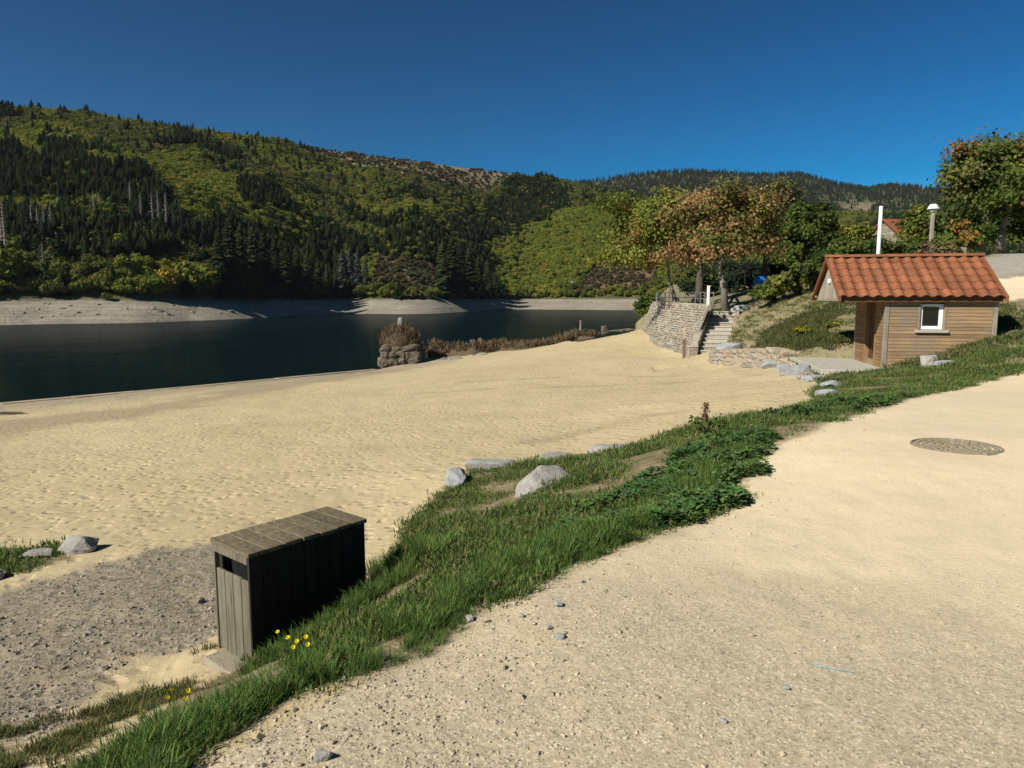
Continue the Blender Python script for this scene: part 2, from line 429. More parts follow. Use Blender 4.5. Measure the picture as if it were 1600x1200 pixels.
az = np.concatenate([np.linspace(R(-115), R(-42), 46)[:-1], np.linspace(R(-42), R(42), 640), np.linspace(R(42), R(115), 46)[1:]])
rr = np.geomspace(.45, 118, 540)
AZ, RR = np.meshgrid(az, rr)
GX, GY = RR * np.sin(AZ), RR * np.cos(AZ)
GZ = ground(GX, GY)
nr, nc = GX.shape
n1 = fbm(GX * 2.2, GY * 2.2, 4, 31) - .5
n2 = fbm(GX * .5, GY * .5, 4, 41) - .5
sd_p = poly_sd(path_poly, GX, GY); sd_g = poly_sd(grass_poly, GX, GY); sd_gr = poly_sd(gravel_poly, GX, GY)
sd_i = poly_sd(isle_poly, GX, GY); sd_b = poly_sd(bank_poly, GX, GY); sd_t = poly_sd(ter_poly, GX, GY); sd_l = poly_sd(land_poly, GX, GY)
sd_r2 = poly_sd(road2_poly, GX, GY); sd_lot = poly_sd(lot_poly, GX, GY)
far_back = (GY > 20.5) & (GX > 13.5) | (GY > 66)
nn = n1 * .5
w_path = np.maximum(sstep(-.12, .12, sd_p + nn * .35), sstep(-.3, .3, sd_r2 + nn))
w_gra = np.maximum(sstep(-.15, .15, np.minimum(sd_g + nn * .9, -sd_p + .05 + nn * .35)), sstep(-.1, .15, sd_i + nn * .5))
w_grv = sstep(-.25, .2, sd_gr + n1 * 1.1)
w_dry = np.maximum(sstep(-.2, .4, sd_b + n1 * .8), sstep(0, 1, far_back * 1.0))
w_dry = np.where(sd_p > 0, 0, w_dry) * (1 - sstep(-.3, .3, sd_r2 + nn))
w_lot = sstep(-.8, .8, sd_lot + n2 * 3)
w_ter = (sd_t > 0) * 1.0
w_wet = sstep(7.5, 1.0, sd_l + n2 * 3) * (GX < -4) + sstep(0, -1.5, sd_l)
zone = np.full(GX.shape, 0)
zone[w_gra > .5] = 1; zone[w_path > .5] = 2; zone[(w_dry > .5) & (w_path <= .5)] = 3; zone[w_ter > .5] = 4
idx = np.arange(nr * nc).reshape(nr, nc)
quads = np.stack([idx[:-1, :-1], idx[:-1, 1:], idx[1:, 1:], idx[1:, :-1]], -1).reshape(-1, 4)[:, ::-1]
qz = zone[:-1, :-1].reshape(-1)

def ground_material(zone):
    t = NT('ground_' + zone); P = t.world()
    a1 = t.sep(t.attr('mask').outputs['Color']); a2 = t.sep(t.attr('mask2').outputs['Color'])
    mid = t.noise(P, .8, 5, .68); fine = t.noise(P, 45, 3, .7); big = t.noise(P, .16, 4, .6)
    hs = None
    def soil(): return t.mix(t.ramp(t.noise(P, 5, 4, .7), [(.35, 0.0), (.65, 1.0)]), (.12, .115, .05), (.29, .23, .145))
    def path():
        v = t.sep(t.voro(P, 110, out='Color')); fn = t.noise(P, 26, 5, .75)
        c = t.mix(t.ramp(mid, [(.32, 0.0), (.68, 1.0)]), (.63, .52, .345), (.74, .61, .405))
        c = t.mix(t.ramp(big, [(.35, .55), (.6, 0.0)]), c, (.54, .455, .325))
        c = t.mix(t.ramp(fn, [(.28, .4), (.46, 0.0)]), c, (.34, .275, .185))
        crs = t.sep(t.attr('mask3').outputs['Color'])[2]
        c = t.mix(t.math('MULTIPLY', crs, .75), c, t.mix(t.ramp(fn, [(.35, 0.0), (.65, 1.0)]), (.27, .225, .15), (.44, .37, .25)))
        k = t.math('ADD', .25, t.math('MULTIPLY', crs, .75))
        c = t.mix(t.math('MULTIPLY', k, t.ramp(v[0], [(.76, 0.0), (.97, .7)])), c, (.20, .175, .14))
        return t.mix(t.math('MULTIPLY', k, t.ramp(v[1], [(.78, 0.0), (.97, .75)])), c, (.66, .58, .45))
    if zone == 'beach':
        c = t.mix(t.ramp(big, [(.3, 0.0), (.7, 1.0)]), (.445, .362, .208), (.515, .425, .262))
        c = t.mix(t.ramp(mid, [(.35, .4), (.6, 0.0)]), c, (.355, .29, .18))
        c = t.mix(t.ramp(fine, [(.28, .5), (.5, 0.0)]), c, (.30, .235, .14))
        c = t.mix(t.math('MULTIPLY', t.sep(t.attr('mask3').outputs['Color'])[1], .85), c, (.27, .215, .14))
        c = t.mix(t.math('MULTIPLY', a2[1], .7), c, (.25, .215, .16))
        g = t.mix(t.ramp(t.sep(t.voro(P, 34, out='Color'))[0], [(.1, 0.0), (.9, 1.0)]), (.165, .14, .103), (.30, .258, .19))
        g = t.mix(t.ramp(t.noise(P, 2.4, 4, .65), [(.50, 0.0), (.68, .6)]), g, (.34, .275, .175))
        c = t.mix(a1[1], c, g); c = t.mix(a1[0], c, soil()); c = t.mix(a2[0], c, (.25, .205, .125))
        # trodden sand: shallow dimples
        wv = t.new('ShaderNodeVectorMath', operation='MULTIPLY_ADD'); nz = t.new('ShaderNodeTexNoise'); nz.inputs['Scale'].default_value = 3.0; t.link(P, nz.inputs['Vector'])
        t.link(nz.outputs['Color'], wv.inputs[0]); wv.inputs[1].default_value = (.25, .25, 0); t.link(P, wv.inputs[2])
        pits = t.ramp(t.voro(wv.outputs[0], 5.2, 'F1'), [(.04, 0.0), (.42, 1.0)])
        am = t.ramp(t.noise(P, .22, 3, .6), [(.35, .55), (.62, 1.0)]); b = t.bump(t.math('ADD', t.math('MULTIPLY', pits, am), t.noise(P, 3.0, 3, .6)), .03); b = t.bump(t.noise(P, .9, 2, .5), .05, 1.0, b)
        b = t.bump(fine, .006, 1.0, b)
    elif zone == 'path':
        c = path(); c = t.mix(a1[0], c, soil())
        b = t.bump(t.noise(P, 30, 5, .75), .008)
    elif zone == 'grass_bank':
        c = soil(); c = t.mix(a1[2], c, path())
        b = t.bump(fine, .02)
    elif zone == 'embankment':
        c = t.mix(t.ramp(t.noise(P, .55, 5, .7), [(.36, 0.0), (.6, 1.0)]), (.29, .235, .15), (.18, .17, .08))
        c = t.mix(t.ramp(t.noise(P, 7, 4, .7), [(.35, .6), (.55, 0.0)]), c, (.13, .11, .06))
        lot = t.mix(t.ramp(t.noise(P, 4, 4, .7), [(.35, 0.0), (.65, 1.0)]), (.29, .27, .225), (.38, .35, .29))
        c = t.mix(t.sep(t.attr('mask3').outputs['Color'])[0], c, lot); c = t.mix(a1[0], c, soil()); c = t.mix(a1[2], c, path())
        b = t.bump(t.noise(P, 9, 4, .7), .06)
    else:
        c = t.mix(t.ramp(t.noise(P, .6, 4, .6), [(.4, 0.0), (.6, 1.0)]), (.06, .10, .03), (.20, .18, .11))
        b = t.bump(fine, .02)
    return t.out(c, b, .95, spec=.1)
names = ['beach', 'grass_bank', 'path', 'embankment', 'terrace']
allco = np.stack([GX, GY, GZ], -1).reshape(-1, 3)
m1 = np.stack([w_gra, w_grv * (zone != 1), w_path], -1).reshape(-1, 3); m2 = np.stack([w_dry, np.clip(w_wet, 0, 1), w_ter], -1).reshape(-1, 3)
def line_d(pts, x, y):
    d = np.full(x.shape, 1e9)
    for (ax, ay), (bx, by) in zip(pts[:-1], pts[1:]):
        ex, ey = bx - ax, by - ay; t_ = np.clip(((x - ax) * ex + (y - ay) * ey) / (ex * ex + ey * ey), 0, 1); d = np.minimum(d, np.hypot(x - ax - t_ * ex, y - ay - t_ * ey))
    return d
streak = P2([at_d(-300, 730, 4.0), at_d(0, 672, 4.25), at_d(250, 640, 4.4), at_d(450, 606, 4.7), at_d(600, 582, 4.95)])
w_trk = .8 * sstep(3.2, .6, line_d(streak, GX, GY) + n2 * 4)
for pts in ([(600, 618, 3.85), (800, 604, 3.35), (1000, 592, 2.85), (1180, 590, 2.45)], [(640, 606, 4.0), (820, 594, 3.5), (1000, 581, 2.9), (1160, 578, 2.55)], [(820, 690, 2.85), (1000, 648, 2.6), (1250, 622, 2.15)]):
    w_trk = np.maximum(w_trk, .55 * sstep(.45, .12, np.abs(line_d(P2([at_d(*q) for q in pts]), GX, GY) + n1 * .5)) * sstep(.35, .6, fbm(GX * .6, GY * .6, 3, 19)))
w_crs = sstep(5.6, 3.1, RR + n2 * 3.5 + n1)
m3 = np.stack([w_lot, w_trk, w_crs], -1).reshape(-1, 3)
for k, nm in enumerate(names):
    q = quads[qz == k]; u, inv = np.unique(q, return_inverse=True)
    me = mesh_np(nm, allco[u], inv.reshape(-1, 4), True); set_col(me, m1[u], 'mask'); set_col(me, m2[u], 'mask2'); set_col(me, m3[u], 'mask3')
    tag(link(nm, me, ground_material(nm)), kind='structure')

# ================================================================ LAKE
LAKE_Z = EYE - 7.5
t = NT('lake_water'); P = t.world((1, .55, 1))
h = t.math('ADD', t.noise(P, .9, 3, .5), t.math('MULTIPLY', t.noise(P, .12, 2, .5), 1.5))
t.out((.003, .009, .011), None, 1.0, spec=0)
nb_ = t.bump(h, .05); gl = t.new('ShaderNodeBsdfGlossy'); gl.inputs['Roughness'].default_value = .07; t.link(nb_, gl.inputs['Normal'])
fr = t.new('ShaderNodeFresnel'); fr.inputs['IOR'].default_value = 1.33; t.link(nb_, fr.inputs['Normal'])
mx = t.new('ShaderNodeMixShader'); t.link(t.math('MULTIPLY', fr.outputs[0], .27), mx.inputs[0]); t.link(t.b.outputs[0], mx.inputs[1]); t.link(gl.outputs[0], mx.inputs[2]); t.link(mx.outputs[0], t.n['Material Output'].inputs[0])
M['water'] = t.m
me = mesh_np('lake', np.array([(-1500, -200, LAKE_Z), (1500, -200, LAKE_Z), (1500, 1400, LAKE_Z), (-1500, 1400, LAKE_Z)]), np.array([[0, 1, 2, 3]]))
tag(link('lake', me, M['water']), kind='structure')

# ================================================================ FAR SHORE AND HILLS (tables: photo column -> bearing)
T_px = np.array([-900, -400, 0, 130, 250, 400, 480, 520, 545, 650, 700, 765, 800, 830, 900, 1010, 1100, 1250, 1450, 1700, 2400])
T_sh = np.array([150, 170, 196, 204, 214, 262, 306, 330, 332, 326, 346, 420, 450, 460, 440, 410, 390, 330, 300, 300, 300.])   # waterline depth
T_ry = np.array([130, 140, 150, 152, 175, 196, 208, 214, 218, 233, 240, 250, 254, 259, 275, 300, 316, 320, 322, 320, 320.])  # skyline row
T_rY = np.array([420, 440, 490, 520, 550, 600, 650, 670, 690, 725, 745, 780, 795, 810, 850, 900, 950, 1000, 1050, 1100, 1100.])
T_ex = np.array([.85, .85, .85, .85, .85, .9, .95, 1.0, 1.0, 1.0, 1.1, 1.2, 1.2, 1.15, 1.0, .9, .9, 1.2, 1.2, 1.2, 1.2])
SPREAD = 1109.0
def col_of(x, y): return 800 + SPREAD * x / np.maximum(y, 1e-3)
def slope_of(row): dy = row - 600; return -(dy * CP + F * SP) / (F * CP - dy * SP)
BAND_Z = EYE - .9
def sm(px, T):
    k = 0
    for o in (-24, -12, 0, 12, 24): k = k + np.interp(px + o, T_px, T)
    return k / 5
def hill_z(x, y):
    px = col_of(x, y)
    sh = sm(px, T_sh) * (1 + .03 * (fbm(px * .012, px * 0, 2, 2) - .5)); bw = 20 + .02 * sh + 4 * (fbm(px * .01, px * 0 + 5, 2, 3) - .5)
    ry = sm(px, T_rY); rz = slope_of(np.interp(px, T_px, T_ry)) * ry + EYE - 12
    tb = (y - sh) / bw
    band = LAKE_Z + (BAND_Z - LAKE_Z) * np.where(tb > 0, np.clip(tb, 0, 1) ** .9, tb * .8)
    tt = np.clip((y - sh - bw) / (ry - sh - bw), 0, None)
    g = np.where(tt < 1, np.clip(tt, 0, 1) ** sm(px, T_ex), 1 - (tt - 1) * .8)
    rel = (fbm(x * .011, y * .007, 4, 51) - .5) * 26 * np.clip(tt * (1 - tt) * 4, 0, 1)
    return np.where(tb < 1, band + .7 * (fbm(x * .15, y * .15, 3, 8) - .5) * (tb > .05), BAND_Z + (rz - BAND_Z) * g + rel), tb, tt
cols = np.linspace(-900, 2400, 420)
ks = np.concatenate([np.linspace(-.12, 0, 6)[:-1], np.linspace(0, .14, 26)[:-1], np.linspace(.14, 1.0, 120), np.linspace(1.03, 1.3, 8)])
CX, KK = np.meshgrid(cols, ks)
sh0, ry0 = sm(CX, T_sh), sm(CX, T_rY)
HY = sh0 + (ry0 - sh0) * KK; HX = (CX - 800) / SPREAD * HY
HZ, TB, TT = hill_z(HX, HY)
t = NT('hill_ground'); P = t.world()
bd = t.attr('mask').outputs['Color']; bs = t.sep(bd)
str_ = t.noise(t.world((.02, .02, 1.6)), 1.0, 4, .6)
bare = t.mix(t.ramp(t.noise(P, .12, 6, .7), [(.35, 0.0), (.65, 1.0)]), (.235, .21, .165), (.34, .305, .245))
bare = t.mix(t.ramp(str_, [(.4, .55), (.6, 0.0)]), bare, (.17, .15, .115))
bare = t.mix(t.ramp(t.noise(P, 1.1, 5, .75), [(.30, .7), (.45, 0.0)]), bare, (.12, .105, .085))
wood_ = t.mix(t.ramp(t.noise(P, .05, 5, .6), [(.4, 0.0), (.6, 1.0)]), (.05, .06, .02), (.085, .08, .03))
heath = t.mix(t.ramp(t.noise(P, .05, 7, .75), [(.38, 0.0), (.6, 1.0)]), (.13, .105, .06), (.26, .215, .14))
red = t.mix(t.ramp(t.noise(P, .1, 5, .7), [(.4, 0.0), (.6, 1.0)]), (.10, .06, .036), (.16, .115, .07))
c = t.mix(bs[1], wood_, heath); c = t.mix(bs[2], c, red); c = t.mix(bs[0], c, bare)
M['hill'] = t.out(c, t.bump(t.noise(P, .6, 6, .7), .6), .95, spec=.1)
def inpoly(poly, px, py, jit=14, seed=0):
    jx = (fbm(px * .02, py * .02, 3, 60 + seed) - .5) * 2 * jit; jy = (fbm(px * .02, py * .02, 3, 80 + seed) - .5) * 2 * jit
    return poly_sd(poly, px + jx, py + jy) > 0
HEATH = [[(420, 196), (520, 205), (640, 232), (800, 250), (900, 268), (880, 276), (800, 284), (775, 300), (700, 296), (630, 276), (540, 258), (450, 228)],
         [(585, 402), (640, 398), (690, 425), (682, 462), (575, 462), (580, 430)]]
REDP = [[(915, 432), (960, 405), (1010, 400), (1030, 440), (1000, 456), (900, 458)]]
hpx, hpy = project(np.stack([HX, HY, HZ], -1))
mh = sum(inpoly(p, hpx, hpy, 14, i) * (1.0, .35)[i] for i, p in enumerate(HEATH)).clip(0, 1); mr = sum(inpoly(p, hpx, hpy, 8, i) * 1.0 for i, p in enumerate(REDP)).clip(0, 1)
hr, hc = HX.shape; idx = np.arange(hr * hc).reshape(hr, hc)
q = np.stack([idx[:-1, :-1], idx[:-1, 1:], idx[1:, 1:], idx[1:, :-1]], -1).reshape(-1, 4)
me = mesh_np('hill', np.stack([HX, HY, HZ], -1).reshape(-1, 3), q, True)
set_col(me, np.stack([sstep(1.06, .9, TB), mh, mr], -1).reshape(-1, 3), 'mask')
tag(link('hill', me, M['hill']), kind='structure')
# second ridge, far behind
B_px = np.array([-200, 700, 880, 930, 1010, 1060, 1130, 1170, 1240, 1300, 1345, 1380, 1450, 1600, 2400])
B_ry = np.array([300, 300, 284, 277, 265, 263, 264, 269, 267, 283, 291, 285, 288, 292, 290.])
def ridge_z(x, y):
    px = col_of(x, y); rz = slope_of(np.interp(px, B_px, B_ry) + 5) * 2050 + EYE
    tt = (y - 1150) / 900
    return np.where(tt < 1, 60 + (rz - 60) * np.clip(tt, 0, 1) ** .9, rz - (tt - 1) * 160) + (fbm(x * .004, y * .003, 4, 5) - .5) * 60 * np.clip(tt * (1 - tt) * 4, 0, 1), tt
cols = np.linspace(500, 2000, 200); CX, KK = np.meshgrid(cols, np.linspace(0, 1.3, 50)); RY = 1150 + KK * 900; RX = (CX - 800) / SPREAD * RY
RZ, TT2 = ridge_z(RX, RY)
idx = np.arange(RX.size).reshape(RX.shape); q = np.stack([idx[:-1, :-1], idx[:-1, 1:], idx[1:, 1:], idx[1:, :-1]], -1).reshape(-1, 4)
me = mesh_np('far_ridge', np.stack([RX, RY, RZ], -1).reshape(-1, 3), q, True)
rpx, rpy = project(np.stack([RX, RY, RZ], -1))
set_col(me, np.stack([0 * RX, sstep(.64, .76, fbm(RX * .012, RY * .006, 3, 70)) * .7, 0 * RX], -1).reshape(-1, 3), 'mask')
tag(link('far_ridge', me, M['hill']), kind='structure')

# ---------------------------------------------------------------- scatter by geometry nodes (uncountable stuff only)
def scatter(name, label, cat, pts, rot, scl, protos, pick=None, link_kind='stuff'):
    pts = np.asarray(pts, np.float32); n = len(pts)
    me = bpy.data.meshes.new(name); me.vertices.add(n); me.vertices.foreach_set('co', pts.ravel())
    for nm, ty, key, arr in (('rot', 'FLOAT_VECTOR', 'vector', rot), ('scl', 'FLOAT_VECTOR', 'vector', scl)):
        a = me.attributes.new(nm, ty, 'POINT'); a.data.foreach_set(key, np.ascontiguousarray(arr, np.float32).ravel())
    a = me.attributes.new('pick', 'INT', 'POINT')
    a.data.foreach_set('value', (rng.integers(0, len(protos), n) if pick is None else pick).astype(np.int32))
    c = bpy.data.collections.new(name + '_forms')
    for p in protos: c.objects.link(p)
    ob = link(name, me); tag(ob, label, cat, kind=link_kind)
    ng = bpy.data.node_groups.new(name, 'GeometryNodeTree')
    ng.interface.new_socket('Geometry', in_out='INPUT', socket_type='NodeSocketGeometry')
    ng.interface.new_socket('Geometry', in_out='OUTPUT', socket_type='NodeSocketGeometry')
    N = ng.nodes; gi = N.new('NodeGroupInput'); go = N.new('NodeGroupOutput')
    iop = N.new('GeometryNodeInstanceOnPoints'); ci = N.new('GeometryNodeCollectionInfo')
    ci.inputs['Collection'].default_value = c; ci.inputs['Separate Children'].default_value = True; ci.inputs['Reset Children'].default_value = True
    iop.inputs['Pick Instance'].default_value = True
    def na(nm, ty):
        x = N.new('GeometryNodeInputNamedAttribute'); x.data_type = ty; x.inputs['Name'].default_value = nm; return x.outputs['Attribute']
    L = ng.links
    L.new(gi.outputs[0], iop.inputs['Points']); L.new(ci.outputs[0], iop.inputs['Instance'])
    L.new(na('pick', 'INT'), iop.inputs['Instance Index']); L.new(na('rot', 'FLOAT_VECTOR'), iop.inputs['Rotation']); L.new(na('scl', 'FLOAT_VECTOR'), iop.inputs['Scale'])
    L.new(iop.outputs[0], go.inputs[0])
    md = ob.modifiers.new('scatter', 'NODES'); md.node_group = ng
    return ob
def proto(name, me, m):
    if not me.materials: me.materials.append(m)
    return bpy.data.objects.new(name, me)

def cards(centers, normals, size, aspect=1.0, rg=rng, bend=0):
    """leaf quads (diamond-ish) at centres facing normals; returns verts, faces"""
    n = len(centers); nrm = normals / (np.linalg.norm(normals, axis=1, keepdims=True) + 1e-9)
    r = rg.normal(size=(n, 3)); a = np.cross(nrm, r); a /= np.linalg.norm(a, axis=1, keepdims=True) + 1e-9; b = np.cross(nrm, a)
    s = (size if np.ndim(size) else np.full(n, size))[:, None]
    v = np.stack([centers - a * s, centers + b * s * .55 * aspect, centers + a * s * .9, centers - b * s * .55 * aspect], 1).reshape(-1, 3)
    return v, np.arange(n * 4).reshape(n, 4)

def broad_mesh(name, seed, ncard=560, lump=.35):
    g = np.random.default_rng(seed)                       # crown of unit height on a short trunk
    nl = 9; lc = g.normal(size=(nl, 3)); lc /= np.linalg.norm(lc, axis=1, keepdims=True); lc *= g.uniform(.12, .3, (nl, 1))
    lc[:, 2] = lc[:, 2] * .9 + .56; lr = g.uniform(.2, .33, nl)
    which = g.integers(0, nl, ncard); d = g.normal(size=(ncard, 3)); d /= np.linalg.norm(d, axis=1, keepdims=True)
    d[:, 2] = np.where(d[:, 2] < -.3, -d[:, 2], d[:, 2])
    c = lc[which] + d * lr[which][:, None] * g.uniform(.75, 1.05, (ncard, 1))
    v, f = cards(c, d + g.normal(size=(ncard, 3)) * .55, g.uniform(.032, .07, ncard), 1.5, g)
    col = np.repeat(g.uniform(.7, 1.3, (ncard, 1)), 4, 0) * np.ones((1, 3)); col[:, 0] *= np.repeat(g.uniform(.85, 1.2, ncard), 4)
    # inner body
    mb = MB(); mb.tube([(0, 0, -.05), (.01, 0, .25), (0, .01, .55)], [.03, .025, .012], 5)
    for k in range(nl):
        p = lc[k]; r = lr[k] * .8; b = len(mb.v)
        for (x, y, z) in ((1, 0, 0), (-1, 0, 0), (0, 1, 0), (0, -1, 0), (0, 0, 1), (0, 0, -1)): mb.v.append((p[0] + x * r, p[1] + y * r, p[2] + z * r))
        for q in ((0, 2, 4), (2, 1, 4), (1, 3, 4), (3, 0, 4), (2, 0, 5), (1, 2, 5), (3, 1, 5), (0, 3, 5)): mb.f.append(tuple(b + i for i in q))
    me = bpy.data.meshes.new(name); nb = len(v)
    me.from_pydata([tuple(x) for x in v] + mb.v, [], [tuple(x) for x in f] + [tuple(i + nb for i in q) for q in mb.f])
    set_col(me, np.concatenate([col, np.full((len(mb.v), 3), .75)]).clip(0, 2)); return me
def conifer_mesh(name, seed, tiers=15, nb=11, width=.2):
    g = np.random.default_rng(seed); V = []; Fc = []; Cc = []
    n = 330
    for k in range(n):
        z = .05 + .93 * (k + g.random()) / n; rad = width * (1 - z) ** .75 * g.uniform(.55, 1.2) + .01
        a = k * 2.399 + g.uniform(-.4, .4); L = rad; w = L * .26 + .008
        dr = -L * g.uniform(.1, .6); ca, sa = math.cos(a), math.sin(a); b = len(V); o = L * .12
        V += [(ca * o, sa * o, z + .02), (ca * L * .6 - sa * w, sa * L * .6 + ca * w, z + dr * .4 - .012), (ca * L, sa * L, z + dr), (ca * L * .6 + sa * w, sa * L * .6 - ca * w, z + dr * .4 - .012)]
        Fc.append((b, b + 1, b + 2, b + 3)); c = g.uniform(.6, 1.35); Cc += [(c, c, c)] * 4
    mb = MB().tube([(0, 0, -.05), (0, 0, .5), (0, 0, 1.0)], [.016, .01, .002], 5); nbv = len(V)
    me = bpy.data.meshes.new(name); me.from_pydata(V + mb.v, [], Fc + [tuple(i + nbv for i in q) for q in mb.f])
    set_col(me, np.array(Cc + [(.6, .5, .4)] * len(mb.v))); return me
def pine_mesh(name, seed):
    me = broad_mesh(name, seed, 300); return me

foliage('leaf_mixed', [(0, (.06, .08, .021)), (.35, (.084, .105, .023)), (.65, (.115, .13, .025)), (.88, (.14, .14, .032)), (.97, (.17, .135, .04)), (1, (.17, .11, .04))])
foliage('leaf_bright', [(0, (.115, .15, .022)), (.5, (.165, .195, .026)), (.88, (.21, .215, .03)), (1, (.23, .20, .034))])
foliage('needle_dark', [(0, (.014, .025, .010)), (.5, (.023, .037, .013)), (1, (.04, .054, .02))], transl=.1, spec=.03)
foliage('scrub', [(0, (.05, .052, .022)), (.5, (.085, .075, .034)), (1, (.15, .115, .055))])
broad = [broad_mesh('broad%d' % i, 100 + i) for i in range(5)]
coni = [conifer_mesh('coni%d' % i, 200 + i, 15, 11, .15 + .025 * i) for i in range(4)]
low = [broad_mesh('scrub%d' % i, 300 + i, 220) for i in range(3)]

BRIGHT = [[(235, 240), (300, 240), (390, 285), (385, 325), (290, 320), (240, 280)], [(780, 395), (860, 350), (920, 322), (1020, 320), (1060, 440), (900, 455), (790, 458), (740, 430), (770, 410)],
          [(0, 215), (60, 215), (55, 245), (0, 245)], [(60, 150), (140, 150), (130, 175), (50, 178)], [(560, 310), (690, 320), (720, 370), (640, 350), (560, 340)], [(180, 410), (300, 400), (310, 455), (190, 455)]]
CONI = [[(-80, 240), (150, 246), (250, 270), (276, 322), (240, 345), (100, 318), (-80, 300)], [(0, 340), (120, 345), (280, 345), (340, 360), (400, 345), (470, 390), (545, 470), (420, 470), (330, 400), (200, 410), (80, 430), (0, 420)], [(385, 280), (445, 285), (470, 330), (390, 325)],
        [(690, 330), (760, 318), (870, 292), (880, 320), (830, 345), (740, 370), (700, 352)], [(520, 318), (620, 335), (735, 365), (700, 382), (560, 350)], [(480, 372), (600, 360), (720, 372), (790, 462), (690, 466), (660, 420), (600, 395), (560, 430), (540, 462), (480, 420)], [(600, 228), (780, 252), (775, 262), (600, 245)], [(930, 270), (1010, 285), (1000, 296), (920, 284)]]
# candidate stems on the hill, density falling with distance
N = 135000
kx = rng.uniform(-420, 1750, N); kk = rng.random(N) ** .72
shy, ryy = sm(kx, T_sh), sm(kx, T_rY); ty = shy + (ryy - shy) * (kk * 1.03 + .0); tx = (kx - 800) / SPREAD * ty
tz, ttb, ttt = hill_z(tx, ty)
tpx, tpy = project(np.stack([tx, ty, tz], -1))
ok = (ttb > 1.03) & (ttt < 1.03)
sp = 15000.0 / N
is_h = np.zeros(N, bool); is_r = np.zeros(N, bool); is_b = np.zeros(N, bool); is_c = np.zeros(N, bool)
for i, p in enumerate(HEATH): is_h |= inpoly(p, tpx, tpy, 14, i)
for i, p in enumerate(REDP): is_r |= inpoly(p, tpx, tpy, 8, i)
for i, p in enumerate(BRIGHT): is_b |= inpoly(p, tpx, tpy - 6, 24, 5 + i)
for i, p in enumerate(CONI): is_c |= inpoly(p, tpx, tpy - 8, 26, 15 + i)
u = rng.random(N)
stand = fbm(tx * .014, ty * .012, 3, 90)
cls = np.where(is_c & (u < .6), 2, np.where(is_b & (u < .92), 1, np.where((u < .05) | (stand > .66) & (u < .6), 2, np.where((stand < .47) | (u > .8), 1, 0))))
sparse = (is_h & (u > .10)) | (is_r & (u > .35))
keep = ok & ~sparse & (rng.random(N) < .6)
def forest(name, label, k, protos, hmin, hmax, wx):
    s = keep & (cls == k) & ~is_h & ~is_r
    n = s.sum(); H = rng.uniform(hmin, hmax, n) * (.75 + .5 * fbm(tx[s] * .02, ty[s] * .02, 2, 33)); w = H * rng.uniform(*wx, n)
    return scatter(name, label, 'forest', np.stack([tx[s], ty[s], tz[s] - .2], -1), np.stack([0 * H, 0 * H, rng.uniform(0, 6.28, n)], -1), np.stack([w, w, H], -1), protos)
forest('mixed_forest', 'mixed olive green autumn woodland covering the far hillside', 0, [proto('form', m.copy(), M['leaf_mixed']) for m in broad], 3.0, 6.6, (.85, 1.25))
forest('broadleaf_forest', 'bright yellow green broadleaf woodland on the far slopes', 1, [proto('form', m.copy(), M['leaf_bright']) for m in broad], 2.8, 5.6, (.95, 1.35))
forest('conifer_forest', 'dark green conifer stands on the far hillside', 2, [proto('form', m.copy(), M['needle_dark']) for m in coni], 4.2, 10.5, (1.1, 2.0))
s = ok & (is_h | is_r) & (rng.random(N) < np.where(is_r | (tpy > 380), .75, .22)) & ((stand > .40) | is_r | (tpy > 380)); n = s.sum(); H = rng.uniform(1.0, 3.6, n)
scatter('heath_scrub', 'low brown scrub dotted over the bare heath on the hill', 'scrub', np.stack([tx[s], ty[s], tz[s] - .3], -1), np.stack([0 * H, 0 * H, rng.uniform(0, 6.28, n)], -1), np.stack([H * 1.4, H * 1.4, H], -1), [proto('form', m.copy(), M['scrub']) for m in low])
# wood on the far ridge
N2 = 9000; kx = rng.uniform(840, 1650, N2); kk = .25 + .78 * rng.random(N2); y2 = 1150 + kk * 900; x2 = (kx - 800) / SPREAD * y2; z2, tt2 = ridge_z(x2, y2)
bare2 = fbm(x2 * .012, y2 * .006, 3, 70) > .68
s = ~bare2 | (rng.random(N2) < .15); n = s.sum(); H = rng.uniform(8, 14, n)
scatter('ridge_forest', 'dark conifer forest along the distant ridge line', 'forest', np.stack([x2[s], y2[s], z2[s] - .3], -1), np.stack([0 * H, 0 * H, rng.uniform(0, 6.28, n)], -1), np.stack([H * 1.2, H * 1.2, H], -1), [proto('form', m.copy(), M['needle_dark']) for m in coni[1:]])

# ================================================================ MATERIALS FOR THINGS
wood('bin_top_wood', (.175, .135, .088), (.125, .096, .062), (.045, .037, .026), axis=1, rand=.3, moss=(.10, .085, .042))
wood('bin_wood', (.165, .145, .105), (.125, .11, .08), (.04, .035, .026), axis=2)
wood('bin_side_wood', (.03, .027, .02), (.022, .02, .015), (.01, .009, .007), axis=2)  # dark-stained wood, taken darker still to deepen the shade on the long side
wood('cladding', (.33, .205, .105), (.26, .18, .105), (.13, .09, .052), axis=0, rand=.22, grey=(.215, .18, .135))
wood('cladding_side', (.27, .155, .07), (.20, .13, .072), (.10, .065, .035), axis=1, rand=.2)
wood('grey_wood', (.30, .265, .20), (.22, .19, .145), (.11, .095, .07), axis=2)
wood('grey_board', (.36, .33, .27), (.28, .255, .205), (.14, .12, .09), axis=2)
wood('door_wood', (.12, .06, .026), (.09, .048, .022), (.04, .022, .012), axis=2)
wood('old_post', (.22, .15, .10), (.17, .12, .085), (.07, .05, .035), axis=2)
simple('concrete', (.42, .40, .34), (.34, .32, .27), 5, .9, .004, 60)
simple('old_concrete', (.22, .19, .14), (.30, .26, .19), 7, .95, .01, 40)
simple('concrete_edge', (.36, .30, .19), (.29, .245, .165), 2, .9, .006, 30, rand=.1)
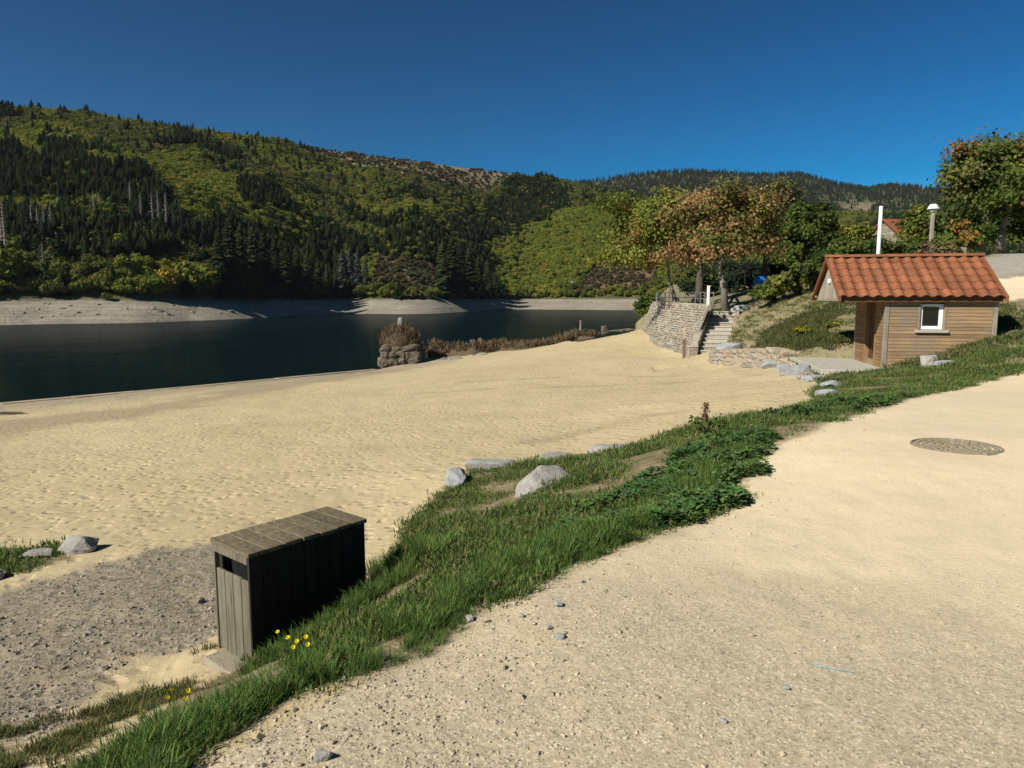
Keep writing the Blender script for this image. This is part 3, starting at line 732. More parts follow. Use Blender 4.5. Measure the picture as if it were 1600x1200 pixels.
simple('white_paint', (.80, .80, .78), (.72, .72, .70), 4, .45, 0)
simple('lamp_metal', (.62, .64, .64), (.54, .56, .57), 6, .4, 0)
simple('galvanised', (.30, .33, .35), (.24, .27, .29), 10, .45, 0, metal=.6)
simple('blue_plastic', (.03, .22, .70), (.028, .20, .64), 4, .45, 0)
simple('black_plastic', (.012, .012, .014), (.02, .02, .022), 14, .35, .01, 9)
t = NT('tile'); P_w = t.world()
c = t.mix(t.ramp(t.noise(P_w, 5, 5, .65), [(.35, 0.0), (.65, 1.0)]), (.265, .098, .046), (.20, .08, .042))
c = t.mix(1.0, c, t.ramp(t.rnd(), [(0, .78), (1, 1.2)]), 'MULTIPLY')
c = t.mix(t.ramp(t.noise(P_w, 2.2, 6, .75), [(.54, 0.0), (.68, .55)]), c, (.15, .10, .065))
c = t.mix(t.ramp(t.noise(P_w, 26, 4, .7), [(.64, 0.0), (.72, .6)]), c, (.30, .25, .18))
M['tile'] = t.out(c, t.bump(t.noise(P_w, 50, 3), .003), .9, spec=.1)
simple('tile_far', (.26, .08, .04), (.21, .07, .036), 2, .8, .01, 20)
simple('granite', (.33, .315, .28), (.22, .21, .19), 7, .85, .012, 30, rand=.12)
simple('bluish_stone', (.31, .315, .315), (.22, .225, .23), 6, .85, .012, 26, rand=.1)
simple('wall_stone', (.36, .315, .25), (.27, .24, .19), 9, .9, .012, 40, rand=.3)
simple('shore_stone', (.13, .115, .09), (.09, .08, .065), 2, .95, .04, 8)
simple('pier_stone', (.15, .125, .09), (.095, .08, .06), 1.5, .95, .06, 6, rand=.15)
simple('shore_rock', (.17, .155, .13), (.27, .245, .20), .8, .9, .15, 2.5, rand=.2)
simple('twine', (.16, .42, .45), (.20, .46, .48), 30, .5, 0)
simple('iron', (.20, .165, .115), (.30, .25, .175), 12, .6, .003, 90)
simple('pebble', (.31, .26, .185), (.42, .35, .245), 3, .85, 0, rand=.35)
simple('pebble_grey', (.19, .165, .13), (.30, .265, .21), 3, .85, 0, rand=.4)
simple('bark', (.20, .175, .14), (.12, .105, .085), 9, .95, .03, 14, stretch=(1, 1, .25))
simple('dark_bark', (.055, .045, .035), (.085, .07, .055), 9, .95, .03, 14, stretch=(1, 1, .25))
simple('dead_wood', (.25, .22, .19), (.19, .165, .145), 2, .95, 0, rand=.25)
t = NT('stone_rubble'); r = t.rnd(); v = t.coord('Object')
c = t.ramp(r, [(0, (.33, .245, .165)), (.3, (.35, .28, .20)), (.55, (.34, .30, .235)), (.8, (.27, .26, .235)), (1, (.34, .225, .155))])
c = t.mix(t.ramp(t.noise(v, 9, 5, .7), [(.35, .55), (.6, 0.0)]), c, (.17, .14, .10))
M['stone_rubble'] = t.out(c, t.bump(t.noise(v, 22, 4, .7), .012), .9)
t = NT('masonry_stone'); v = t.coord('Object'); cc = t.attr('Col').outputs['Color']
c = t.mix(t.ramp(t.noise(v, 3.5, 5, .7), [(.35, .5), (.6, 0.0)]), cc, (.15, .13, .10))
M['masonry_stone'] = t.out(c, t.bump(t.noise(v, 16, 4, .7), .02), .9)
t = NT('mortar'); v = t.coord('Object'); M['mortar'] = t.out(t.mix(t.noise(v, 5, 4), (.27, .24, .19), (.36, .32, .26)), t.bump(t.noise(v, 30, 3), .01), .95)
t = NT('window_glass'); t.out((.008, .009, .010), None, .06, spec=.5); M['glass'] = t.m
foliage('leaf', transl=.3, rnd_amt=.12)
foliage('grass_blade', [(0, (.8, .85, .8)), (.5, (1, 1, 1)), (1, (1.3, 1.15, 1.0))], transl=.35)
t = NT('dry_reed'); c = t.attr('Col').outputs['Color']; M['reed'] = t.out(c, None, .9, spec=.1)
t = NT('petal'); t.out((.78, .62, .015), None, .6); M['petal'] = t.m
t = NT('stem_green'); t.out((.07, .12, .02), None, .6); M['stem'] = t.m

# ---------------------------------------------------------------- rocks
def rock_mesh(name, seed, size, cuts=7, sub=3, rough=.06):
    g = random.Random(seed); bm = bmesh.new()
    for k in range(10 + cuts):
        p = Vector((g.gauss(0, 1), g.gauss(0, 1), g.gauss(0, 1))).normalized()
        p = Vector([math.copysign(abs(c) ** .7, c) for c in p]); bm.verts.new(p * g.uniform(.8, 1.05))
    r = bmesh.ops.convex_hull(bm, input=bm.verts); dead = [v for v in r['geom_interior'] + r['geom_unused'] if isinstance(v, bmesh.types.BMVert)]
    if dead: bmesh.ops.delete(bm, geom=list(set(dead)), context='VERTS')
    bmesh.ops.dissolve_limit(bm, angle_limit=.25, verts=bm.verts, edges=bm.edges); bmesh.ops.triangulate(bm, faces=bm.faces)
    if sub > 1:
        bmesh.ops.bevel(bm, geom=list(bm.edges), offset=.06, segments=1, affect='EDGES', clamp_overlap=True); bmesh.ops.triangulate(bm, faces=bm.faces)
        if sub > 2: bmesh.ops.subdivide_edges(bm, edges=bm.edges, cuts=2 if sub == 3 else 4, use_grid_fill=True)
    off = Vector((g.uniform(0, 50), g.uniform(0, 50), g.uniform(0, 50)))
    lo = [min(v.co[i] for v in bm.verts) for i in range(3)]; hi = [max(v.co[i] for v in bm.verts) for i in range(3)]
    for v in bm.verts:
        p = v.co.copy()
        if sub > 1: p += p.normalized() * (rough * mnoise.fractal(p * 2.5 + off, 1.0, 2.0, 4))
        v.co = Vector([((p[i] - lo[i]) / (hi[i] - lo[i]) - .5) * size[i] for i in range(3)])
    me = bpy.data.meshes.new(name); bm.to_mesh(me); bm.free(); me.update()
    return me
def rock(px, py, Y, size, rz, label, m='granite', seed=1, sink=.34, cuts=7, tilt=(0, 0), group=None, name='rock'):
    p = on_ground(px, py) if Y is None else at_y(px, py, Y)
    z = gz(p[0], p[1]) + size[2] * (.5 - sink)
    o = link(name, rock_mesh(name, seed, size, cuts), M[m], loc=(p[0], p[1], z), rot=(tilt[0], tilt[1], rz))
    return tag(o, label, 'rock', group)
rock(850, 774, 7.8, (.72, .42, .46), R(24), 'large pale angular boulder half sunk in the green bank', 'granite', 5, .42, 8, (.25, -.25))
rock(712, 762, 10.1, (.30, .5, .34), R(10), 'bluish upright stone at the tip of the grass by the sand', 'bluish_stone', 8, .3)
rock(772, 737, 10.9, (.9, .4, .24), R(-10), 'flat grey slab edging the grass left of the boulder top', 'granite', 12, .42)
rock(868, 724, 11.2, (.75, .35, .22), R(8), 'small grey slab along the grass edge between two longer slabs', 'granite', 15, .45)
rock(965, 711, 11.4, (1.0, .45, .26), R(6), 'long pale slab between sand and grass near the tall weeds', 'granite', 19, .4)
rock(122, 862, None, (.52, .36, .28), R(-8), 'squarish grey boulder at the end of the small grass island', 'granite', 23, .3)
rock(60, 870, None, (.36, .2, .13), R(10), 'low pale stone half buried beside the squarish boulder', 'granite', 25, .4)
rock(-5, 905, None, (.2, .2, .14), R(0), 'dark stone at the left edge below the grass island', 'shore_rock', 27, .3)
rock(1302, 613, 15.4, (.55, .45, .2), R(4), 'flat bluish stepping stone nearer the hut slab wall', 'bluish_stone', 131, .33, 12)
rock(1290, 628, 14.2, (.46, .38, .2), R(20), 'flat bluish stepping stone nearest the path grass', 'bluish_stone', 133, .25, 12)
rock(1476, 579, 17.0, (.44, .36, .22), R(10), 'grey stone in the grass below the hut window wall', 'bluish_stone', 35, .3)
rock(1452, 571, 17.9, (.5, .4, .5), R(30), 'rough tan stone leaning at the hut wall foot', 'granite', 36, .35)
for i, (px, py, Y, sz, rz, m, lb) in enumerate([
        (1143, 562, 30.0, (1.35, .7, .55), 5, 'bluish_stone', 'big pale blue rock beside the foot of the stairs'),
        (1208, 573, 23.4, (.85, .6, .36), -12, 'bluish_stone', 'first bluish kerb rock along the sand, farthest from the grass'),
        (1226, 577, 22.2, (.6, .5, .3), -30, 'bluish_stone', 'small bluish kerb rock between two larger kerb rocks'),
        (1245, 584, 20.3, (.95, .6, .42), -14, 'bluish_stone', 'largest bluish kerb rock in front of the slab wall'),
        (1255, 591, 18.8, (.32, .25, .2), 0, 'granite', 'tiny cream stone in front of the kerb rocks'),
        (1269, 598, 17.3, (.55, .5, .3), -50, 'bluish_stone', 'last bluish kerb rock nearest the two stepping stones')]):
    rock(px, py, Y, sz, R(rz), lb, m, 40 + i, .3)
rock(1146, 489, 37.4, (.42, .34, .62), R(0), 'upright pale stone at the top of the stairs', 'granite', 55, .1)
rock(1160, 487, 37.0, (.85, .5, .42), R(5), 'grey block of stone beside the upright stone above the stairs', 'bluish_stone', 57, .15)
# loose stones lying on the path
for i, (px, py, s, m, lb) in enumerate([
        (875, 998, .075, 'bluish_stone', 'dark bluish pebble with a hard shadow on the path'), (858, 985, .06, 'bluish_stone', 'bluish pebble just behind the dark one on the path'),
        (872, 950, .08, 'bluish_stone', 'flat blue grey chip lying near the grass edge'), (815, 966, .06, 'granite', 'pale chip beside the grass edge on the path'),
        (909, 912, .06, 'bluish_stone', 'small light blue chip close to the grass tufts'), (735, 972, .09, 'granite', 'tan stone at the ragged grass edge'),
        (505, 1188, .10, 'granite', 'grey stone at the bottom edge of the picture'), (668, 1000, .07, 'granite', 'grey pebble in the dirt right of the bin grass'), (1228, 1078, .05, 'bluish_stone', 'small grey pebble below the blue twine'),
        (1130, 1128, .05, 'bluish_stone', 'lone blue grey pebble low on the path')]):
    p = on_ground(px, py, 1.5); o = link('stone', rock_mesh('stone', 70 + i, (s * .6, s * .45, s * .36), 6, 2), M[m], loc=(p[0], p[1], gz(p[0], p[1]) + s * .12), rot=(0, 0, i)); tag(o, lb, 'stone', 'loose stones on the path')

# ---------------------------------------------------------------- litter bin
def build_bin():
    A, B, C = Vector(A2), Vector(B2), Vector(C2)
    ux = (B - A); L = ux.length; ang = math.atan2(ux.y, ux.x)
    Wd = .5; H = 1.75 * .49
    # origin at near corner A; local x along the long side, local y towards C
    root = empty('litter_bin', (A.x, A.y, BIN_Z), ang)
    tag(root, 'weathered wooden slatted litter bin with dark long side on the bank', 'litter bin')
    n = 7; pw = (L + .03) / n
    for i in range(n):
        w = pw - random.uniform(.005, .013); e = random.uniform(-.012, .012)
        me = bevel_box_mesh('top_plank', w, Wd + .03, .032, .004)
        link('top_plank', me, M['bin_top_wood'], root, (-.015 + pw * (i + .5), Wd / 2 + e, H - .016 + random.uniform(-.002, .002)), (random.uniform(-.006, .006), random.uniform(-.01, .01), random.uniform(-.008, .008)))
    for side, y in ((0, .0), (1, Wd)):
        m = 9; sw = L / m
        for i in range(m):
            w = sw - random.uniform(.002, .008); hh = H - .04
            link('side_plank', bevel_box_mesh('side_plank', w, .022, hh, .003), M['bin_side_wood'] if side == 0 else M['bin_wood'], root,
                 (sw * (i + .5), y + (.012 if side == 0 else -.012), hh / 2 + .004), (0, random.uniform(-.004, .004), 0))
    ew = (Wd - .05) / 4
    for end, x in ((0, .012), (1, L - .012)):
        for i in range(4):
            hh = H * .72 + random.uniform(-.004, .004) if end == 0 else H - .05
            link('end_slat', bevel_box_mesh('end_slat', .022, ew - .007, hh, .003), M['bin_wood'], root, (x + (.012 if end == 0 else -.012), .025 + ew * (i + .5), hh / 2 + .02))
    link('end_rail', bevel_box_mesh('end_rail', .03, Wd - .05, .06, .004), M['bin_wood'], root, (.016, Wd / 2, H - .066))
    for x in (.05, L - .05):
        for y in (.05, Wd - .05):
            link('corner_post', bevel_box_mesh('corner_post', .05, .05, H - .05, .004), M['bin_side_wood'], root, (x + .01 * (1 if x < .5 else -1), y, (H - .05) / 2 + .01))
    # liner bag slumped under the slot
    mb = MB(); mb.box((.10, .07, .12), (L - .10, Wd - .07, H * .79)); me = mb.mesh('liner_bag')
    bm = bmesh.new(); bm.from_mesh(me); bmesh.ops.subdivide_edges(bm, edges=bm.edges, cuts=7, use_grid_fill=True)
    for v in bm.verts: v.co += Vector((mnoise.noise(v.co * 14), mnoise.noise(v.co * 14 + Vector((9, 0, 0))), mnoise.noise(v.co * 12 + Vector((0, 7, 0))))) * .022
    bm.to_mesh(me); bm.free(); link('liner_bag', me, M['black_plastic'], root)
    mb = MB().box((-.15, .06, -.08), (L - .05, Wd - .02, .004)); me = mb.mesh('foot_slab', bevel=.03)
    link('foot_slab', me, M['old_concrete'], root, (0, 0, 0), (0, 0, 0))
build_bin()

# ---------------------------------------------------------------- hut
def build_hut():
    ye = -.1992; u = Vector((math.cos(ye), math.sin(ye), 0)); n = Vector((math.sin(ye), -math.cos(ye), 0))
    RL = Vector((9.216, 20.911, EYE + 1.147)); L, w, zr, ze = 4.1, 1.685, 1.147, .004
    root = empty('hut', (RL.x, RL.y, 0), ye)            # local x along ridge, local -y towards the camera
    tag(root, 'small timber hut with red tiled gable roof and one white window', 'hut')
    zb = EYE - 1.94; zt = EYE - .03; x0, x1 = 1.27, 3.99; yf, yb = -1.43, 1.43
    # core walls set behind the boards
    link('floor_slab', MB().box((x0 + .02, yf + .04, zb - .5), (x1 - .02, yb - .04, zb + .02)).mesh('floor_slab'), M['concrete'], root)
    nb = 20; ph = (zt - zb) / nb
    wx0, wx1, wz0, wz1 = 2.13, 2.71, EYE - .86, EYE - .17     # window opening (front)
    for i in range(nb):
        z = zb + ph * (i + .5); segs = [(x0 + .10, x1 - .10)]
        if z + ph * .4 > wz0 and z - ph * .4 < wz1: segs = [(x0 + .10, wx0 - .05), (wx1 + .05, x1 - .10)]
        for a, b in segs:
            me = MB().box((-(b - a) / 2, -.012, -ph / 2 + .004), ((b - a) / 2, .016, ph / 2 - .004)).mesh('cladding_board', bevel=.004)
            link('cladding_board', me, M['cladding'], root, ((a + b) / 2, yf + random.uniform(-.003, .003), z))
    dy0, dy1 = -.62, .30; dz1 = zb + 1.95
    for i in range(nb + 11):                                   # entrance side, up into the gable
        z = zb + ph * (i + .5); zz = z + ph / 2 - zt
        half = 1.43 if zz < 0 else 1.43 - zz / 1.143 * 1.685 - .02
        if half < .1: break
        lo, hi = -half + (.10 if zz < 0 else 0), half - (.10 if zz < 0 else 0)
        segs = [(lo, dy0 - .06), (dy1 + .06, hi)] if z < dz1 else [(lo, hi)]
        for a, b in segs:
            if b - a < .05: continue
            me = MB().box((-.012, -(b - a) / 2, -ph / 2 + .004), (.016, (b - a) / 2, ph / 2 - .004)).mesh('side_board', bevel=.004)
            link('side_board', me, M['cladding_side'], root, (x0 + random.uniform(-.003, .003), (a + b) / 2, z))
    for x, y in ((x0, yf), (x1, yf), (x0, yb), (x1, yb)):
        link('corner_board', MB().box((-.055, -.055, 0), (.055, .055, zt - zb - .02)).mesh('corner_board', bevel=.006), M['grey_wood'], root, (x + (.03 if x == x0 else -.04), y + (.03 if y < 0 else -.03), zb))
    # far and back walls, inner lining
    mb = MB().box((x1 - .06, yf + .06, zb), (x1 - .01, yb - .06, zt)); mb.build('end_wall', M['cladding_side'], root)
    mb = MB().box((x0 + .1, yb - .06, zb), (x1 - .1, yb - .01, zt)); mb.build('back_wall', M['cladding'], root)
    mb = MB()
    mb.box((x0 + .1, yf + .03, zb), (wx0 - .03, yf + .07, zt)); mb.box((wx1 + .03, yf + .03, zb), (x1 - .1, yf + .07, zt)); mb.box((wx0 - .03, yf + .03, zb), (wx1 + .03, yf + .07, wz0 - .03)); mb.box((wx0 - .03, yf + .03, wz1 + .02), (wx1 + .03, yf + .07, zt))
    tag(mb.build('front_lining', M['door_wood'], root), kind='stuff')
    link('side_lining', MB().box((x0 + .17, yf + .08, zb), (x0 + .2, yb - .08, zt)).mesh('side_lining'), M['door_wood'], root)
    # door set back in its opening, frame boards
    dr = link('door', MB().box((x0 + .10, dy0, zb + .02), (x0 + .14, dy1, dz1)).mesh('door'), M['door_wood'], root)
    link('handle', MB().box((-.03, -.06, -.012), (.0, .06, .012)).mesh('handle', bevel=.004), M['galvanised'], dr, (x0 + .095, dy0 + .12, zb + 1.0))
    link('threshold', MB().box((x0 + .02, dy0, zb + .01), (x0 + .10, dy1, zb + .16)).mesh('threshold'), M['cladding'], root)
    for y in (dy0 - .03, dy1 + .03):
        link('door_jamb', MB().box((x0 - .03, y - .03, zb + .02), (x0 + .13, y + .03, dz1)).mesh('door_jamb', bevel=.004), M['cladding_side'], root)
    # window
    win = empty('window', (0, 0, 0)); win.parent = root
    fw = .075; yw = yf + .045
    for nm, lo, hi in (('frame_post', (wx0, yw, wz0), (wx0 + fw, yw + .06, wz1)), ('frame_post', (wx1 - fw - .03, yw, wz0), (wx1, yw + .06, wz1)),
                       ('frame_rail', (wx0 + fw, yw, wz0), (wx1 - fw - .03, yw + .06, wz0 + fw + .02)), ('frame_rail', (wx0 + fw, yw, wz1 - fw), (wx1 - fw - .03, yw + .06, wz1))):
        link(nm, MB().box(lo, hi).mesh(nm, bevel=.006), M['white_paint'], win)
    link('pane', MB().box((wx0 + fw, yw + .026, wz0 + fw), (wx1 - fw, yw + .036, wz1 - fw)).mesh('pane'), M['glass'], win)
    link('sill', MB().box((wx0 - .12, yf - .09, wz0 - .085), (wx1 + .12, yf + .05, wz0 - .01)).mesh('sill', bevel=.008), M['concrete'], root)
    for a, b in ((wx0 - .05, wx0 - .005), (wx1 + .005, wx1 + .05)):
        link('window_trim', MB().box((a, yf - .022, wz0 - .005), (b, yf + .05, wz1 + .03)).mesh('window_trim', bevel=.004), M['cladding'], root)
    # roof tiles
    sl = math.hypot(w, zr - ze); th = math.atan2(zr - ze, w); nc, nrow = 14, 6; tw = L / nc; tl = sl / nrow
    prof = []
    for k in range(9):
        a = k / 8; prof.append((a * tw * 1.06, (.048 * math.sin(math.pi * min(a / .62, 1)) if a < .62 else -.012 * math.sin(math.pi * (a - .62) / .38))))
    V = []; Fq = []
    for j, (yy, dz, kx) in enumerate(((0, .022, 1.03), (tl * 1.12, 0, 1.0))):
        for (x, h) in prof: V.append((x * kx, yy, h + dz + .012))
        for (x, h) in prof: V.append((x * kx, yy, h + dz - .006))
    m = len(prof)
    for k in range(m - 1):
        Fq.append((k, k + 1, 2 * m + k + 1, 2 * m + k)); Fq.append((m + k + 1, m + k, 3 * m + k, 3 * m + k + 1)); Fq.append((m + k, m + k + 1, k + 1, k))
    Fq.append((0, 2 * m, 3 * m, m)); Fq.append((m - 1, 2 * m - 1, 4 * m - 1, 3 * m - 1))
    tme = bpy.data.meshes.new('roof_tile'); tme.from_pydata(V, [], Fq); tme.update(); tme.materials.append(M['tile'])
    roof = empty('roof', (0, 0, 0)); roof.parent = root
    for r_ in range(nrow):
        for c_ in range(nc):
            s = r_ * tl
            link('roof_tile', tme, None, roof, (c_ * tw + random.uniform(-.004, .004), -w + s * math.cos(th), EYE + ze + s * math.sin(th) + random.uniform(-.002, .003)), (th + random.uniform(-.008, .008), 0, random.uniform(-.01, .01)))
    rm = MB(); k = nc * 8                                           # far slope, one corrugated sheet
    for s_ in (0, 1):
        for i in range(k + 1):
            a = (i / 8) % 1; h = .048 * math.sin(math.pi * min(a / .62, 1)) if a < .62 else -.012
            rm.v.append((i / 8 * tw, w * (1 - s_), EYE + ze + (zr - ze) * s_ + h + .02))
    for i in range(k): rm.f.append((i, i + 1, k + 2 + i, k + 1 + i))
    rm.build('rear_slope', M['tile'], roof)
    for i in range(10):
        a0 = L * i / 10 - .03; a1 = L * (i + 1) / 10 + .03; mb = MB(); ring = []
        for x, sc in ((a0, 1.0), (a1, .9)):
            for q in range(9):
                t_ = math.pi * q / 8; mb.v.append((x, .13 * sc * math.cos(t_), EYE + zr + .02 + .085 * sc * math.sin(t_)))
        for q in range(8): mb.f.append((q, q + 1, 10 + q, 9 + q))
        mb.f.append(tuple(range(9))); mb.f.append(tuple(range(9, 18))[::-1])
        mb.build('ridge_tile', M['tile'], roof, smooth=False)
    # timber under the roof: fascia, verge boards, gable boards, purlins
    link('fascia', MB().box((.06, -w + .10, EYE - .12), (L - .06, -w + .13, EYE + .075)).mesh('fascia'), M['door_wood'], root)
    link('fascia', MB().box((.02, w - .09, EYE - .12), (L - .02, w - .06, EYE - .005)).mesh('fascia'), M['door_wood'], root)
    link('soffit', MB().box((1.1, -w + .13, EYE - .05), (L - .03, yf - .02, EYE - .03)).mesh('soffit'), M['door_wood'], root)
    for sgn in (-1, 1):
        for xx, mm in ((.0, 'tile'), (L - .03, 'tile')):
            mb = MB(); 
            for x in (xx - .02, xx + .05):
                for (yy, z) in ((sgn * (w + .02), EYE - .10), (0, EYE + zr - .08), (0, EYE + zr + .05), (sgn * (w + .02), EYE + .03)): mb.v.append((x, yy, z))
            mb.f = [(0, 1, 2, 3), (7, 6, 5, 4), (0, 4, 5, 1), (1, 5, 6, 2), (2, 6, 7, 3), (3, 7, 4, 0)]
            mb.build('verge', M[mm], roof)
    gw = 1.5; nbd = 12                                          # grey upright boards of the porch gable
    for i in range(nbd):
        y = -gw + 2 * gw * (i + .5) / nbd; h = (1 - abs(y) / w) * (zr - ze) - .10
        if h < .06: continue
        hi = h; lo = -.03
        mb = MB().box((.12, y - gw / nbd + .004, EYE + lo), (.145, y + gw / nbd - .004, EYE + hi))
        # slope the top of each board with the roof
        for j, vv in enumerate(mb.v):
            if vv[2] > EYE + lo + 1e-4: mb.v[j] = (vv[0], vv[1], EYE + (1 - abs(vv[1]) / w) * (zr - ze) - .09)
        mb.build('gable_board', M['grey_board'], root)
    link('tie_beam', MB().box((.10, -1.5, EYE - .10), (.17, 1.5, EYE - .03)).mesh('tie_beam', bevel=.004), M['grey_wood'], root)
    for y in (-1.40, 1.40):
        link('wall_plate', MB().box((.14, y - .05, EYE - .12), (x0 - .02, y + .05, EYE - .02)).mesh('wall_plate', bevel=.004), M['door_wood'], root)
    link('porch_ceiling', MB().box((.16, -1.34, EYE - .02), (x0 - .03, 1.34, EYE + .01)).mesh('porch_ceiling'), M['door_wood'], root)
    lp = link('porch_lamp', MB().box((.05, -.14, EYE + .42), (.118, -.02, EYE + .54)).mesh('porch_lamp', bevel=.01), M['white_paint'], root)
    # concrete apron outside the entrance
    so = empty('entrance_slab', (SLAB[0][0], SLAB[0][1], zb))
    link('paving', MB().prism([(q[0] - SLAB[0][0], q[1] - SLAB[0][1]) for q in SLAB], -.14, .01).mesh('paving', bevel=.012), M['concrete'], so)
    tag(so, 'pale concrete apron in front of the hut entrance', 'slab')
    return root, RL, u, n, ye, zb
HUT, RL, HU, HN, HYAW, HUT_Z = build_hut()
def hut_pt(x, y): c, s = math.cos(HYAW), math.sin(HYAW); return (RL.x + x * c - y * s, RL.y + x * s + y * c)

# ---------------------------------------------------------------- dry stone retaining walls beside the slab
stone_forms = [rock_mesh('stone', 500 + i, (1, 1, 1), 14, 1, .05) for i in range(7)]
for m_ in stone_forms:                                     # blocky, unit size
    for v in m_.vertices: v.co = Vector([math.copysign(min(abs(k) * 1.25, .5), k) for k in v.co])
    m_.materials.append(M['stone_rubble'])
def stone_wall(label, line, top_z, bot, courses, wmin, wmax, thick, seed):
    g = random.Random(seed); root = empty('stone_wall', (line[0][0], line[0][1], bot)); tag(root, label, 'wall')
    seg = [(Vector((*line[i], 0)), Vector((*line[i + 1], 0))) for i in range(len(line) - 1)]; tot = sum((b - a).length for a, b in seg)
    def at(s):
        for a, b in seg:
            l = (b - a).length
            if s <= l or (a, b) == seg[-1]: return a + (b - a) * (s / l), math.atan2((b - a).y, (b - a).x)
            s -= l
    for k in range(courses):
        s = -g.uniform(0, .15)
        while s < tot:
            wd = g.uniform(wmin, wmax); p, ang = at(max(0, min(tot, s + wd / 2)))
            tz = top_z(min(max((s + wd / 2) / tot, 0), 1)); h = (tz - bot) / courses; z = bot + h * (k + .5)
            link('stone', stone_forms[g.randrange(7)], None, root, (p.x - line[0][0] + g.uniform(-.02, .02), p.y - line[0][1] + g.uniform(-.03, .03), z - bot), (g.uniform(-.06, .06), g.uniform(-.05, .05), ang + g.uniform(-.06, .06)), (wd * 1.02, thick, h * 1.08))
            s += wd
    mb = MB()
    for i in range(len(line) - 1):
        a, b = seg[i]; d = (b - a).normalized(); q = Vector((-d.y, d.x, 0)) * thick * .36
        z0, z1 = bot - .3, top_z(i / (len(line) - 1)) - .04; z2 = top_z((i + 1) / (len(line) - 1)) - .04; o = Vector((line[0][0], line[0][1], bot)); j = len(mb.v)
        for P_, zz in ((a - q, z0), (b - q, z0), (b + q, z0), (a + q, z0), (a - q, z1), (b - q, z2), (b + q, z2), (a + q, z1)): mb.v.append(tuple(Vector((P_.x, P_.y, zz)) - o))
        for f_ in ((3, 2, 1, 0), (4, 5, 6, 7), (0, 1, 5, 4), (1, 2, 6, 5), (2, 3, 7, 6), (3, 0, 4, 7)): mb.f.append(tuple(j + i_ for i_ in f_))
    mb.build('mortar', M['mortar'], root)
stone_wall('tan dry stone wall between stairs rock and hut slab, earth bank behind', W1L, lambda s: EYE - 2.22 + .38 * min(s / .5, 1) + (.1 if s > .6 else 0), EYE - 2.85, 5, .28, .7, .42, 1)
w2 = [(8.05, 24.4), (8.98, 23.45), (8.26, 18.92)]
stone_wall('short rubble wall holding up the left edge of the concrete apron', w2, lambda s: HUT_Z - .13 - (.28 * (1 - s / .25) if s < .25 else 0), EYE - 2.72, 4, .25, .6, .34, 2)
w3 = [(8.3, 18.86), (9.5, 18.66)]
stone_wall('low course of long orange stones under the front of the apron', w3, lambda s: HUT_Z - .13, HUT_Z - .45, 2, .5, .9, .3, 3)

